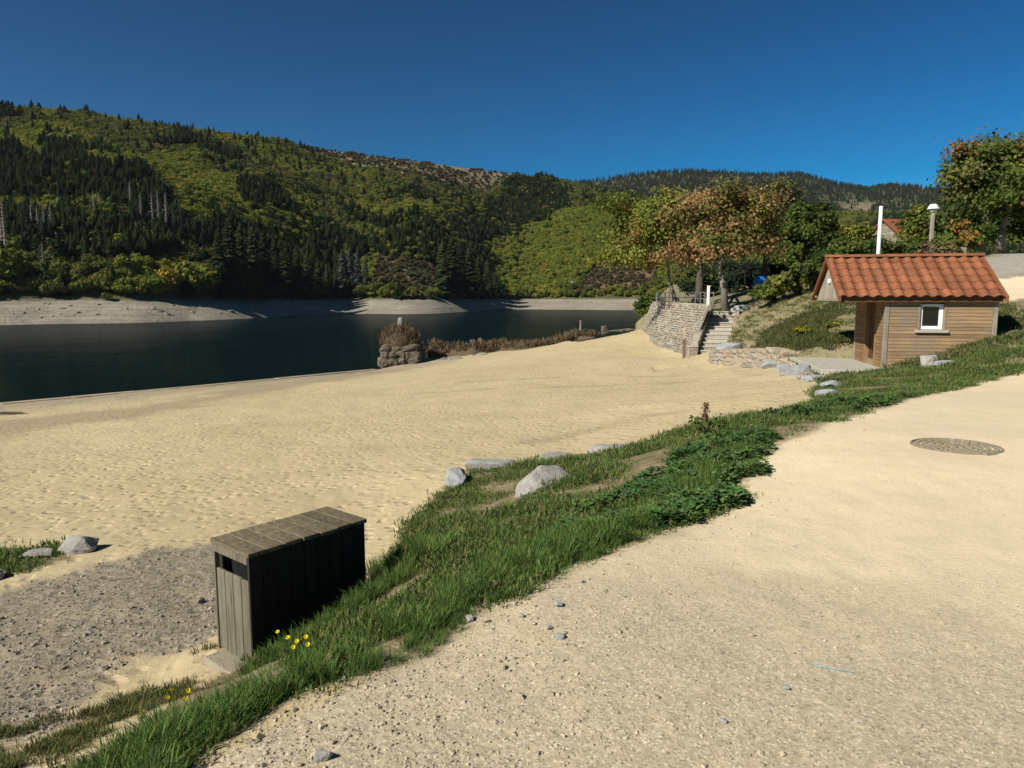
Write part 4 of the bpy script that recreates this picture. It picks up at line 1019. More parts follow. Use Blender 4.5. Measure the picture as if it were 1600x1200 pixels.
# ---------------------------------------------------------------- curved terrace wall
def bastion():
    g = random.Random(4); top = [Vector(w_) for w_ in WT]
    base = [Vector((top[i].x - 1.2 + .06 * i, top[i].y - .35 - .35 * (i >= 4), EYE - 2.95)) for i in range(len(top))]
    base[-1] = Vector((8.55, 34.2, EYE - 2.95)); base[-2] = Vector((8.60, 36.0, EYE - 2.95))
    root = empty('terrace_wall', tuple(base[0])); tag(root, 'battered curved rubble masonry wall holding the terrace above the sand', 'wall')
    o = base[0]
    def curve(P, s):
        n = len(P) - 1; f = min(max(s, 0), .9999) * n; i = int(f); a = f - i
        p0, p1, p2, p3 = P[max(i - 1, 0)], P[i], P[i + 1], P[min(i + 2, n)]
        return .5 * ((2 * p1) + (p2 - p0) * a + (2 * p0 - 5 * p1 + 4 * p2 - p3) * a * a + (3 * p1 - p0 - 3 * p2 + p3) * a ** 3)
    def pt(s, h): 
        b, t_ = curve(base, s), curve(top, s); return b + (t_ - b) * h
    mb = MB(); ns, nh = 40, 6                              # mortar core
    for i in range(ns + 1):
        for j in range(nh + 1): mb.v.append(tuple(pt(i / ns, j / nh) + Vector((.03, .01, 0)) - o))
    for i in range(ns):
        for j in range(nh): a = i * (nh + 1) + j; mb.f.append((a, a + nh + 1, a + nh + 2, a + 1))
    mb.build('mortar', M['mortar'], root)
    # stones, joined: too small to pick apart one by one
    V = []; Fc = []; Cc = []; courses = 21
    ln = sum((top[i + 1] - top[i]).length for i in range(len(top) - 1))
    for k in range(courses):
        h0, h1 = k / courses, (k + 1) / courses; s = -g.uniform(0, .02)
        while s < 1:
            ds = g.uniform(.12, .5) / ln; a0, a1 = max(s, 0), min(s + ds, 1)
            if a1 - a0 > .004:
                e = .012 / ln; pr = g.uniform(.0, .045); b = len(V); nrm = (pt(a1, h0) - pt(a0, h0)).cross(pt(a0, h1) - pt(a0, h0)).normalized()
                if nrm.x > 0: nrm = -nrm
                q = [pt(a0 + e, h0 + .006), pt(a1 - e, h0 + .006), pt(a1 - e, h1 - .006), pt(a0 + e, h1 - .006)]
                q = [x + Vector((g.uniform(-.015, .015), g.uniform(-.03, .03), g.uniform(-.035, .035))) for x in q]; cen = sum(q, Vector()) / 4
                for x in q: V.append(tuple(x - nrm * .03 - o))
                for x in q: V.append(tuple(cen + (x - cen) * .86 + nrm * (pr + .012) - o))
                for f_ in ((4, 5, 6, 7), (0, 1, 5, 4), (1, 2, 6, 5), (2, 3, 7, 6), (3, 0, 4, 7)): Fc.append(tuple(b + i for i in f_))
                c = g.uniform(.75, 1.2); c *= .9 if h1 < .35 else 1.0; tint = g.choice([(.34, .30, .235), (.33, .27, .20), (.30, .29, .25), (.37, .33, .26)]); Cc += [tuple(c * x for x in tint)] * 8
            s += ds
    me = bpy.data.meshes.new('stones'); me.from_pydata(V, [], Fc); me.update(); set_col(me, np.array(Cc))
    tag(link('masonry', me, M['masonry_stone'], root), kind='stuff')
    # coping slabs
    nseg = 14
    for i in range(nseg):
        a, b = pt(i / nseg, 1), pt((i + 1) / nseg, 1); d = (b - a); d.z = 0; L = d.length; ang = math.atan2(d.y, d.x)
        nin = Vector((-d.y, d.x, 0)).normalized(); nin = nin if nin.x > 0 else -nin
        c = (a + b) / 2 + nin * .2
        link('coping', bevel_box_mesh('coping', L - .015, .46, .10, .015), M['wall_stone'], root, tuple(c - o + Vector((0, 0, .03))), (0, 0, ang))
    # flank running down along the stairs
    P0 = Vector((*stp(-.15, -SW - .20), 0)); P1 = Vector((*stp(st_len, -SW - .20), 0)); q = Vector((st_nrm[0], st_nrm[1], 0)) * .17
    steps = 9
    for i in range(steps):
        a, b = P0 + (P1 - P0) * (i / steps), P0 + (P1 - P0) * ((i + 1) / steps); zb_ = EYE - 3.0
        zt_ = EYE - 2.35 + (1.95 * (i + .5) / steps) + g.uniform(-.03, .03) if i > 0 else EYE - 2.35
        mb = MB(); 
        for (P_, zz) in ((a - q * 1.3, zb_), (b - q * 1.3, zb_), (b + q, zb_), (a + q, zb_), (a - q, zt_ - .08), (b - q, zt_ + .08), (b + q, zt_ + .08), (a + q, zt_ - .08)):
            mb.v.append(tuple(Vector((P_.x, P_.y, zz)) - o))
        for f_ in ((3, 2, 1, 0), (4, 5, 6, 7), (0, 1, 5, 4), (1, 2, 6, 5), (2, 3, 7, 6), (3, 0, 4, 7)): mb.f.append(f_)
        mb.build('flank_stone', M['wall_stone'], root, bevel=.02)
bastion()
def pillar():
    p = stp(-.35, -SW - .18); o = empty('stair_pillar', (p[0], p[1], EYE - 2.95)); tag(o, 'stubby stone pillar at the foot of the stairs', 'pillar')
    for i in range(4):
        link('stone', MB().box((-.21, -.21, 0), (.21, .21, .16), jit=.015).mesh('stone', bevel=.015), M['wall_stone'], o, (0, 0, .16 * i), (0, 0, .05 * i))
    link('cap', bevel_box_mesh('cap', .46, .46, .07, .012), M['concrete'], o, (0, 0, .68))
    p = stp(-.35, -SW - .55); po = link('timber_post', MB().box((-.06, -.06, 0), (.06, .06, 1.02)).mesh('timber_post', bevel=.01), M['old_post'], loc=(p[0], p[1], EYE - 2.98)); tag(po, 'brown square timber post beside the stair pillar', 'post')
pillar()
def stairs():
    o = empty('stairs', tuple(ST_B), math.atan2(st_dir[1], st_dir[0])); tag(o, 'outdoor stone steps climbing from the sand to the terrace', 'stairs')
    n = 12; rise = (ST_T[2] - ST_B[2]) / n; run = st_len / n
    for i in range(n):
        st = link('step', MB().box((run * i, -SW, -.35 + rise * i), (run * (i + 1) + .06, SW, rise * (i + 1) - .05)).mesh('step', bevel=.01), M['wall_stone'], o)
        link('tread', MB().box((run * i - .035, -SW, rise * (i + 1) - .05), (run * (i + 1) + .02, SW, rise * (i + 1))).mesh('tread', bevel=.01), M['concrete'], st)
    for i in range(8):
        a = i / 8 * st_len; b = (i + 1) / 8 * st_len - .03; z = (i + .5) / 8 * rise * n
        link('kerb_stone', MB().box((a, -SW - .17, z - .5), (b, -SW - .01, z + .16), jit=.03).mesh('kerb_stone', bevel=.015), M['stone_rubble'], o)
    # ragged stones at the foot
    for i in range(4): link('foot_stone', stone_forms[i], None, o, (-.22, -SW + .3 * i + .1, .0), (0, 0, i), (.3, .32, .2))
stairs()
def railing():
    tp = [Vector(w_) + Vector((.22, .05, .05)) for w_ in WT]
    pts = []
    for i in range(len(tp) - 1):
        for k in range(3 if i else 2): pts.append(tp[i] + (tp[i + 1] - tp[i]) * k / (3 if i else 2))
    pts.append(tp[-1]); o = pts[0]; H = .62
    root = empty('railing', tuple(o)); tag(root, 'thin galvanised metal railing on top of the curved terrace wall', 'railing')
    for i in range(0, len(pts)):
        link('post', MB().box((-.02, -.02, 0), (.02, .02, H)).mesh('post'), M['galvanised'], root, tuple(pts[i] - o))
    for z in (H, H * .5): MB().tube([p + Vector((0, 0, z)) - o for p in pts], .017, 6).build('rail', M['galvanised'], root)
    back = [at_y(1027, 470, 52), at_y(1035, 470, 54), at_y(1047, 470, 56)]
    p = at_y(1104, 478, 35.9); po = empty('white_post', (p[0] + .1, p[1] + .1, EYE - .72)); tag(po, 'white painted pole at the end of the terrace railing', 'post')
    link('shaft', MB().box((-.06, -.06, 0), (.06, .06, 1.28)).mesh('shaft', bevel=.01), M['white_paint'], po); link('cap', bevel_box_mesh('cap', .17, .14, .04, .008), M['white_paint'], po, (.02, 0, 1.3))
railing()
def picnic(px, Y, rz, label):
    x, y = (px - 800) / 1106 * Y, Y; o = empty('picnic_table', (x, y, TER_Z), rz); tag(o, label, 'picnic table', 'picnic tables on the terrace')
    for i in range(5): link('table_board', bevel_box_mesh('table_board', 1.7, .135, .04, .005), M['grey_wood'], o, (0, -.29 + .145 * i, .74))
    for sy in (-.68, .68):
        for i in range(2): link('bench_board', bevel_box_mesh('bench_board', 1.7, .13, .04, .005), M['grey_wood'], o, (0, sy + (.07 if i else -.07), .45))
    for sx in (-.6, .6):
        for s in (-1, 1):
            MB().box((-.03, -.045, 0), (.03, .045, .86)).build('leg', M['grey_wood'], o, loc=(sx, s * .52, .0), rot=(s * .55, 0, 0))
        link('cross_beam', bevel_box_mesh('cross_beam', .06, 1.5, .09, .005), M['grey_wood'], o, (sx + .05, 0, .39))
picnic(1071, 43.5, .3, 'grey wooden picnic table behind the terrace railing'); picnic(1147, 46, 1.2, 'grey wooden picnic table in shade right of the brown leaved tree')
def blue_bin():
    p = at_y(1187, 448, 44); o = empty('blue_bin', (p[0], p[1], gz(p[0], p[1]))); tag(o, 'bright blue waste container hanging on posts under the trees', 'bin')
    h = p[2] - gz(p[0], p[1])
    MB().box((-.28, -.2, h), (.28, .2, h + .62), taper=1.15).build('body', M['blue_plastic'], o); link('lid', bevel_box_mesh('lid', .7, .5, .08, .02), M['black_plastic'], o, (0, 0, h + .67))
    for x in (-.36, .36): MB().box((-.03, -.03, 0), (.03, .03, h + .5)).build('post', M['galvanised'], o, loc=(x, .05, 0))
blue_bin()

# ---------------------------------------------------------------- flagpole, street lamp, house
p = at_y(1372, 402, 22.6); b = gz(p[0], p[1]); top = at_y(1377, 322, 22.6)
fp = empty('white_pole', (p[0], p[1], b)); tag(fp, 'tall white pole rising behind the hut roof ridge', 'pole')
MB().tube([(0, 0, -.2), (0, 0, top[2] - b)], [.062, .058], 14).build('shaft', M['white_paint'], fp, smooth=False); MB().lathe([(.06, 0), (.06, .02), (.02, .03)], 14).build('cap', M['black_plastic'], fp, loc=(0, 0, top[2] - b))
p = at_y(1455, 372, 38); b = p[2] - 1.2; tz = at_y(1457, 318, 38)[2]
lp = empty('street_lamp', (p[0], p[1], b)); tag(lp, 'park lamp with white conical shade on a wooden post', 'street lamp'); H = tz - b
MB().box((-.08, -.08, 0), (.08, .08, H - .55)).build('post', M['grey_board'], lp, bevel=.015)
MB().tube([(0, 0, H - .58), (0, 0, H - .25)], .05, 10).build('neck', M['lamp_metal'], lp)
MB().lathe([(.31, H - .29), (.29, H - .26), (.18, H - .05), (.05, H - .02)], 20).build('lamp_shade', M['lamp_metal'], lp); MB().lathe([(.16, H - .42), (.19, H - .32)], 12).build('bulb_housing', M['white_paint'], lp)
def house():
    Y = 78; a = at_y(1352, 366, Y); r0 = at_y(1383, 344, Y); r1 = at_y(1422, 344, Y + 2.5); o = empty('house', (r0[0], r0[1], 0), R(12)); tag(o, 'house with red tiled roof and weathered timber gable beyond the hedge', 'house')
    zr = r0[2]; ze = zr - 2.1; w = 3.0; L = 8.0; gz0 = ze - 3.5
    for s in (-1, 1):
        mb = MB()
        for x in (-.35, L):
            for yy, z in ((s * (w + .3), ze - .2), (0, zr), (0, zr + .14), (s * (w + .3), ze - .06)): mb.v.append((x, yy, z))
        mb.f = [(0, 1, 2, 3), (7, 6, 5, 4), (0, 4, 5, 1), (1, 5, 6, 2), (2, 6, 7, 3), (3, 7, 4, 0)]; mb.build('roof_slope', M['tile_far'], o)
    n = 16
    for i in range(n):
        z0 = gz0 + (zr - gz0 - .3) * i / n; z1 = gz0 + (zr - gz0 - .3) * (i + 1) / n - .02; h = w if z1 < ze else w * (zr - z1) / (zr - ze) * .97
        if h > .1: MB().box((0, -h, z0), (.06, h, z1)).build('gable_board', M['grey_wood'], o)
    MB().box((.08, -w + .03, gz0), (L - .2, w - .03, ze - .05)).build('wall', M['concrete'], o)
house()

# ---------------------------------------------------------------- manhole cover
def manhole():
    p = on_ground(1493, 698, 4); x, y = p[0], p[1]; e = .4
    dx = (gz(x + e, y) - gz(x - e, y)) / (2 * e); dyy = (gz(x, y + e) - gz(x, y - e)) / (2 * e)
    o = empty('manhole_cover', (x, y, gz(x, y) + .012)); o.rotation_euler = (math.atan(dyy), -math.atan(dx), R(20)); tag(o, 'round cast iron manhole cover set flush in the sandy path', 'manhole cover')
    MB().lathe([(.41, -.06), (.41, .004), (.392, .006), (.388, -.01)], 48).build('rim', M['iron'], o)
    MB().lathe([(.385, -.03), (.385, -.006), (.01, -.006)], 48).build('plate', M['iron_dust'], o)
    for ring in range(1, 6):
        r0 = .07 * ring; n = max(6, int(2 * math.pi * r0 / .085))
        pm = None
        for k in range(n):
            a = 2 * math.pi * (k + .5 * (ring % 2)) / n
            if pm is None: pm = bevel_box_mesh('stud', .045, 2 * math.pi * r0 / n * .72, .014, .003); pm.materials.append(M['iron'])
            link('stud', pm, None, o, (r0 * math.cos(a), r0 * math.sin(a), -.001), (0, 0, a))
    link('badge', bevel_box_mesh('badge', .12, .09, .016, .003), M['iron'], o, (0, 0, .001)); link('lifting_lug', bevel_box_mesh('lifting_lug', .14, .05, .02, .004), M['iron'], o, (-.05, -.40, .0))
simple('iron_dust', (.50, .41, .28), (.36, .29, .195), 9, .9, .004, 60)
manhole()
# blue twine
pts = [on_ground(px, py, 2) for px, py in ((1270, 1041), (1280, 1046), (1296, 1048), (1312, 1052), (1336, 1053))]
tw = MB().tube([(q[0], q[1], gz(q[0], q[1]) + .006) for q in pts], [.0016, .002, .0016, .002, .001], 6).build('twine', M['twine'], None); tag(tw, 'scrap of turquoise twine lying on the path', 'twine')

# ---------------------------------------------------------------- concrete edge of the beach
def edging():
    a = [Vector(v) for v in (at_d(-500, 672, 4.8), at_d(0, 632, 4.9), at_d(300, 605, 5.0), at_d(588, 577.5, 5.2))]
    root = empty('concrete_edging', tuple(a[0])); tag(root, 'long straight concrete edging where the beach meets the lake', 'edging')
    for i in range(3):
        d = a[i + 1] - a[i]; n = max(2, int(d.length / 2.6)); ang = math.atan2(d.y, d.x); el = math.asin(d.z / d.length)
        for k in range(n):
            c = a[i] + d * ((k + .5) / n)
            for off, wd, hh in ((.1, .5, .04), (-.6, .62, .015)):
                nv = Vector((-d.y, d.x, 0)).normalized() * off; z = gz(c.x, c.y)
                link('slab', bevel_box_mesh('slab', d.length / n - .03, wd, hh + .3, .015), M['concrete_edge'], root, tuple(c + nv - a[0] + Vector((0, 0, max(z, c.z) - c.z + hh - .17 + random.uniform(-.015, .015)))), (0, -el, ang))
edging()
wd_ = on_ground(12, 648); dw = MB().tube([(-.8, 0, .03), (-.2, .05, .07), (.5, .02, .06), (.9, -.04, .03)], [.03, .06, .055, .02], 7).build('driftwood', M['dark_bark'], None, loc=(wd_[0], wd_[1], gz(wd_[0], wd_[1]))); tag(dw, 'dark driftwood stick on the sand at the left edge', 'driftwood')

# ================================================================ NEAR TREES AND SHRUBS
def tree(name, label, base, H, crown_c, crown_r, trunk_r, palette, seed, nclus=70, nleaf=7000, leaf=.13, fork=.3, lean=(0, 0), bark='bark', clus_r=.16, top=None, hollow=.45, cat='tree', stems=1, lump=.22):
    """crown_c / crown_r relative to base (metres); palette [(rgb, weight)], top: palette for the highest, outermost sprays"""
    g = np.random.default_rng(seed); root = empty(name, tuple(base)); tag(root, label, cat)
    cc, cr = np.array(crown_c, float), np.array(crown_r, float) * .88
    d = g.normal(size=(nclus, 3)); d /= np.linalg.norm(d, axis=1, keepdims=True); d[:, 2] = np.where(d[:, 2] < -.55, -d[:, 2], d[:, 2])
    ph = g.uniform(0, 6, 6); rad = 1 + lump * (np.sin(d[:, 0] * 4 + ph[0]) * np.sin(d[:, 1] * 5 + ph[1]) + .6 * np.sin(d[:, 2] * 6 + ph[2])) + g.normal(size=nclus) * .07
    q = (hollow + (1 - hollow) * g.random(nclus) ** .6)
    C = cc + d * cr * (rad * q)[:, None]
    C[:, 2] = np.maximum(C[:, 2], .25)
    # branches: join every cluster to the nearest earlier node
    mb = MB(); nodes = []; nrad = []
    fz = H * fork; 
    if stems == 1:
        tp = [np.array([0, 0, -.15]), np.array([lean[0] * .35, lean[1] * .35, fz * .5]), np.array([lean[0], lean[1], fz])]
        mb.tube(tp, [trunk_r * 1.25, trunk_r, trunk_r * .8], 10)
        cur = tp[-1]; pr = trunk_r * .8
        for k in range(3):
            nx = cur + (cc - cur) * .38 + g.normal(size=3) * .04 * cr; mb.tube([cur, (cur + nx) / 2 + g.normal(size=3) * .05, nx], [pr, pr * .85, pr * .66], 8, False); pr *= .66; nodes.append(nx); nrad.append(pr); cur = nx
        nodes.append(tp[-1]); nrad.append(trunk_r * .7)
    else:
        for k in range(stems): 
            x = np.array([g.normal() * cr[0] * .3, g.normal() * cr[1] * .3, 0]); nodes.append(x + np.array([0, 0, .1])); nrad.append(trunk_r)
    start = nodes[-1] if stems == 1 else np.zeros(3)
    order = np.argsort(np.linalg.norm(C - start, axis=1))
    for i in order:
        dd = np.linalg.norm(np.array(nodes) - C[i], axis=1); j = int(np.argmin(dd)); a = nodes[j]; r0 = min(nrad[j] * .75, trunk_r * .5); r1 = max(r0 * .55, .008)
        mid = (a + C[i]) / 2 + np.array([0, 0, -.04 * dd[j]]) + g.normal(size=3) * .05 * dd[j]
        mb.tube([a, mid, C[i]], [r0, (r0 + r1) / 2, r1], 5, False); nodes.append(C[i]); nrad.append(r1)
    mb.build('trunk', M[bark], root, smooth=True)
    # leaves
    per = nleaf // nclus; cols = np.array([p[0] for p in palette]); wts = np.array([p[1] for p in palette], float); wts /= wts.sum()
    base_c = cols[g.choice(len(cols), nclus, p=wts)]
    if top is not None:
        tcol = np.array(top); hi = ((C[:, 2] - cc[2]) / cr[2] + .5 * (-(C[:, 0] - cc[0]) / cr[0]) + g.normal(size=nclus) * .35) > .66
        base_c[hi] = tcol[g.integers(0, len(tcol), hi.sum())]
    m = cr.mean() * clus_r * 1.35
    P = np.repeat(C, per, 0); off = g.normal(size=P.shape) * m * np.array([.62, .62, .45]); P = P + off
    P[:, 2] = np.maximum(P[:, 2], .05)
    out = (P - cc) / cr; nn_ = out + g.normal(size=P.shape) * .7 + np.array([0, 0, .35])
    v, f = cards(P, nn_, leaf * g.uniform(.55, 1.15, len(P)), 1.35, g)
    col = np.repeat(base_c, per, 0) * g.uniform(.65, 1.35, (len(P), 1)); mixm = g.random(len(P)) < .15; col[mixm] = cols[g.choice(len(cols), mixm.sum(), p=wts)]
    me = mesh_np('crown', v, f); set_col(me, np.repeat(col, 4, 0)); link('crown', me, M['leaf'], root)
    return root
DG, MGc, YG, OL, YE, BR, PK, RD, GO = (.042, .068, .018), (.08, .115, .022), (.18, .19, .03), (.14, .135, .04), (.25, .21, .035), (.28, .17, .075), (.33, .20, .09), (.22, .062, .028), (.20, .115, .03)
def tb(px, Y, z=None): x = (px - 800) / 1108 * Y; return (x, Y, gz(x, Y) if z is None else z)
b = tb(1055, 41.5); e = EYE - b[2]
tree('tree', 'green and yellow leaved tree at the left end of the terrace', b, 7.2, (-.75, 0, 3.5 + e), (3.5, 3.0, 2.95), .19, [(YG, 5), ((.11, .145, .026), 4), (OL, 2), (GO, .9)], 11, 170, 27000, .105, .26, (.05, 0), lump=.3)
b = tb(1134, 37.6); e = EYE - b[2]
tree('tree', 'tree with withered pinkish brown leaves beside the stairs', b, 6.6, (-.05, 0, 3.4 + e), (3.3, 2.8, 2.5), .17, [(PK, 3), (BR, 3), (OL, 2.6), (YG, 1.5), (MGc, .8)], 12, 150, 20000, .095, .30, (-.28, 0), hollow=.35, lump=.3)
b = tb(1092, 53); e = EYE - b[2]
tree('tree', 'dark trunked green tree standing behind the terrace trees', b, 8.0, (.3, 0, 4.4 + e), (3.4, 3, 2.6), .3, [(MGc, 3), (DG, 3), (OL, 2), (YG, 1)], 13, 80, 8000, .17, .3, (0, 0), 'dark_bark')
b = tb(1195, 55); e = EYE - b[2]
tree('tree', 'tall olive tree with bronze tinge behind the brown leaved tree', b, 9.0, (0, 0, 5.5 + e), (3.3, 3, 3.1), .3, [(OL, 3), (BR, 1.5), (DG, 3), ((.10, .085, .05), 2)], 14, 130, 16000, .14, .25, (0, 0), 'dark_bark')
b = tb(1248, 50); e = EYE - b[2]
tree('tree', 'rounded deep green tree left of the hut roof', b, 7.0, (.1, 0, 3.9 + e), (2.5, 2.4, 2.7), .26, [(DG, 5), (MGc, 3)], 15, 120, 16000, .13, .2, (0, 0), 'dark_bark')
b = tb(1556, 40.5); b = (b[0], b[1], at_y(1558, 387, 40.5)[2]); e = EYE - b[2]
tree('tree', 'large maple with orange red tips on the right by the grey yard', b, 7.2, (0, 0, 3.4), (3.6, 3.0, 3.1), .21, [(MGc, 5), (DG, 2.5), (YG, 3), (OL, 1.5)], 16, 230, 38000, .12, .15, (.03, 0), top=[RD, (.2, .10, .03), (.24, .11, .03), OL, MGc, MGc], lump=.30, hollow=.3)
b = tb(1640, 50); tree('tree', 'dark green tree at the right edge behind the maple', (b[0], b[1], 4.0), 7.5, (0, 0, 3.4), (3.8, 3, 3.4), .25, [(DG, 4), (MGc, 3)], 17, 90, 8000, .17, .2, (0, 0), 'dark_bark')
def shrub(label, px, py, Y, w, h, pal, seed, n=2600, leaf=.1, cat='shrub', depth=None, name='shrub'):
    p = at_y(px, py, Y); x, y = p[0], p[1]; g0 = min(gz(x, y), p[2]); hh = h + max(0, p[2] - g0 - .0)
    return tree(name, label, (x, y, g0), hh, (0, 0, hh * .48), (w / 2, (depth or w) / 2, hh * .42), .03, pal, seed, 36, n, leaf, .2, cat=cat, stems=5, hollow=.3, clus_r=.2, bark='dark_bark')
shrub('light green shrub nearest the lawn above the embankment', 1200, 476, 35, 1.5, 1.35, [(MGc, 4), (YG, 3), (DG, 1)], 31)
shrub('loose green shrub with bare twigs beside the light green one', 1228, 470, 34, 1.6, 1.6, [(MGc, 3), (YG, 3), (OL, 2)], 32)
shrub('olive shrub on the embankment crest left of the hut gable', 1256, 464, 33, 1.5, 1.7, [(OL, 3), (MGc, 3), (DG, 2)], 33)
shrub('dark green hedge plant touching the hut gable', 1284, 462, 32, 1.8, 2.3, [(DG, 3), (MGc, 3)], 34)
shrub('tall leafy hedge plant rising over the left end of the hut roof', 1322, 440, 33, 2.3, 2.2, [(DG, 3), (MGc, 3), (OL, 1)], 35, 3600)
shrub('clipped green hedge behind the white pole', 1372, 418, 36, 3.0, 1.6, [(DG, 3), (MGc, 3), (OL, 1)], 36, 3600)
shrub('green hedge plant between white pole and lamp', 1420, 414, 36, 2.4, 1.5, [(MGc, 3), (DG, 3), (OL, 1)], 37, 3200)
shrub('brownish thinning shrub low beside the roof ridge end', 1467, 412, 34, 1.8, 1.15, [((.13, .10, .06), 3), (OL, 2), (BR, 1)], 38, 2200)
shrub('bush with rusty red leaves at the foot of the maple', 1505, 402, 36.5, 3.0, 2.0, [(MGc, 4), (DG, 3), (RD, .7), (GO, .9)], 39, 4600)
shrub('yellow green bush left of the lamp post', 1438, 380, 47, 2.6, 2.8, [(YG, 3), (MGc, 3), (GO, 1)], 40, 3600, .13)
shrub('yellow topped bush between hedge and house', 1336, 385, 55, 3.0, 2.2, [(YG, 3), (YE, 1.5), (MGc, 2)], 41, 3200, .14)
shrub('green bush by the water beyond the terrace wall end', 1014, 494, 50.5, 2.2, 2.0, [(DG, 2), (MGc, 4), (YG, 1)], 42, 3000)
shrub('deep green hedge mass behind the lamp post', 1480, 385, 46, 4.2, 2.9, [(DG, 3), (MGc, 3), (OL, 1)], 43, 4600, .14)
shrub('dark hedge in shade at the right edge below the trees', 1590, 372, 48, 4.0, 2.6, [(DG, 4), (MGc, 1)], 44, 3400, .14)
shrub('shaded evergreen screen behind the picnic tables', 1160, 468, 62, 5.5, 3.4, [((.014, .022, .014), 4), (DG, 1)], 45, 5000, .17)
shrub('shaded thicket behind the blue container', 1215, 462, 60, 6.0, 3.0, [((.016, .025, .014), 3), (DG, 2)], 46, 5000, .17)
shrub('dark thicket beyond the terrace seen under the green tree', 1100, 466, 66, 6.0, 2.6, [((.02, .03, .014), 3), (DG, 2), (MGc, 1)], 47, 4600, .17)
for i, (px, py, Y, w, h, lb) in enumerate([(1258, 527, 25.2, .9, .42, 'yellow flowering weed clump on the slope, nearer the stairs'), (1306, 519, 24.6, .7, .42, 'yellow flowering weed clump on the slope near the hut')]):
    shrub(lb, px, py, Y, w, h, [((.22, .21, .02), 3), (YG, 2), (MGc, 1)], 60 + i, 900, .05, 'plant', name='weed')

# ================================================================ RUINED PIER WITH DRY REEDS
def reed_mesh(pts, hmin, hmax, n, seed, cols=((.15, .105, .06), (.11, .075, .045), (.19, .14, .085), (.075, .055, .037))):
    g = np.random.default_rng(seed); pts = np.asarray(pts); i = g.integers(0, len(pts), n); P = pts[i] + g.normal(size=(n, 3)) * np.array([.13, .13, .03]); h = g.uniform(hmin, hmax, n)
    a = g.uniform(0, math.pi, n); w = g.uniform(.012, .03, n); s = np.stack([np.cos(a) * w, np.sin(a) * w, 0 * a], -1); tip = P + np.stack([g.normal(size=n) * .3 * h, g.normal(size=n) * .3 * h, h], -1)
    v = np.stack([P - s, P + s, tip + s * .6, tip - s * .6], 1).reshape(-1, 3); c = np.array(cols)[g.integers(0, len(cols), n)] * g.uniform(.7, 1.3, (n, 1))
    me = mesh_np('reeds', v, np.arange(n * 4).reshape(n, 4)); set_col(me, np.repeat(c, 4, 0)); return me
def pier():
    c = at_d(626, 568, 5.05); Y = c[1]; s = Y / 1097.0
    root = empty('ruined_pier', tuple(c)); tag(root, 'ruined stone pier head topped with a mound of dry reeds by the lake', 'ruin')
    w, h = 66 * s, 30 * s
    link('pier_head', rock_mesh('pier_head', 611, (w * .9, w * .7, h * 1.9), 12, 4, .10), M['pier_stone'], root, (-.1, .4, h * .1))
    gb = random.Random(8)
    for row in range(3):
        nn_ = (4, 5, 3)[row]
        for i in range(nn_):
            x = -w * .47 + w * .94 * (i + .5) / nn_ + (.12 if row % 2 else 0); me = rock_mesh('block', 680 + row * 7 + i, (w / nn_ * 1.25, 1.0, h / 3 * 1.5), 16, 3, .12); 
            link('block', me, M['pier_stone'], root, (x * (1 - .06 * row), -.62 + .1 * row + gb.uniform(-.1, .1), h * (row + .4) / 3), (gb.uniform(-.1, .1), gb.uniform(-.1, .1), gb.uniform(-.2, .2)))
    g = np.random.default_rng(5); n = 700; d = g.normal(size=(n, 3)); d /= np.linalg.norm(d, axis=1, keepdims=True); d[:, 2] = np.abs(d[:, 2])
    pts = d * np.array([1.25, 1.0, 1.35]) + np.array([-.15, .4, h * .85])
    core = MB().lathe([(1.15, 0), (1.32, .35), (1.2, .8), (.85, 1.2), (.35, 1.45), (.05, 1.5)], 18).mesh('reed_mound', smooth=True); simple('reed_thatch', (.12, .085, .05), (.07, .05, .032), 6, .95, .06, 16); link('reed_mound', core, M['reed_thatch'], root, (-.15, .4, h * .78))
    tag(link('reeds', reed_mesh(pts, .25, .6, 3200, 6), M['reed'], root), kind='stuff')
    link('standing_stone', rock_mesh('standing_stone', 615, (.34, .3, 1.1), 8, 2), M['granite'], root, (-.05, .3, h + 1.55), (.1, .12, 0))
    # low bank of reeds running from the pier towards the terrace wall
    line = [(668, 560, 4.85), (700, 557, 4.7), (740, 556, 4.55), (780, 551, 4.4), (820, 546, 4.0), (860, 539, 3.65), (900, 528.5, 3.3), (930, 523, 2.95)]
    hts = [1.5, 1.05, .95, 1.05, .5, .3, .62, .12]
    bank = empty('reed_bank', tuple(at_d(*line[0]))); tag(bank, 'long low bank of dry brown reeds along the top of the beach', 'reeds'); o = np.array(bank.location)
    LP = np.array([at_d(*q) for q in line]); pts = []; hh = []
    for k in range(900):
        f = g.random() * (len(line) - 1.001); i = int(f); a = f - i; p = LP[i] * (1 - a) + LP[i + 1] * a; H = hts[i] * (1 - a) + hts[i + 1] * a
        q = g.random(); pts.append(p + np.array([g.normal() * .2, .3 + q * 1.6, -.1 + H * math.sin(math.pi * min(q + .15, 1)) * g.uniform(.55, 1)]))
    tag(link('reeds', reed_mesh(np.array(pts) - o, .12, .4, 7500, 7), M['reed'], bank), kind='stuff')
    mb = MB(); nS = 50; prof = 7                               # earth core under the reeds
    for i in range(nS + 1):
        f = i / nS * (len(line) - 1.001); k = int(f); a = f - k; p = LP[k] * (1 - a) + LP[k + 1] * a - o; H = (hts[k] * (1 - a) + hts[k + 1] * a) * (.8 + .25 * vnoise(np.array([i * .5]), np.array([0.]))[0])
        for j in range(prof): t_ = j / (prof - 1); mb.v.append((p[0], p[1] + t_ * 2.2, p[2] - .25 + H * 1.05 * math.sin(math.pi * t_) ** .7))
    for i in range(nS):
        for j in range(prof - 1): b_ = i * prof + j; mb.f.append((b_, b_ + prof, b_ + prof + 1, b_ + 1))
    mb.build('earth_core', M['reed_thatch'], bank, smooth=True)
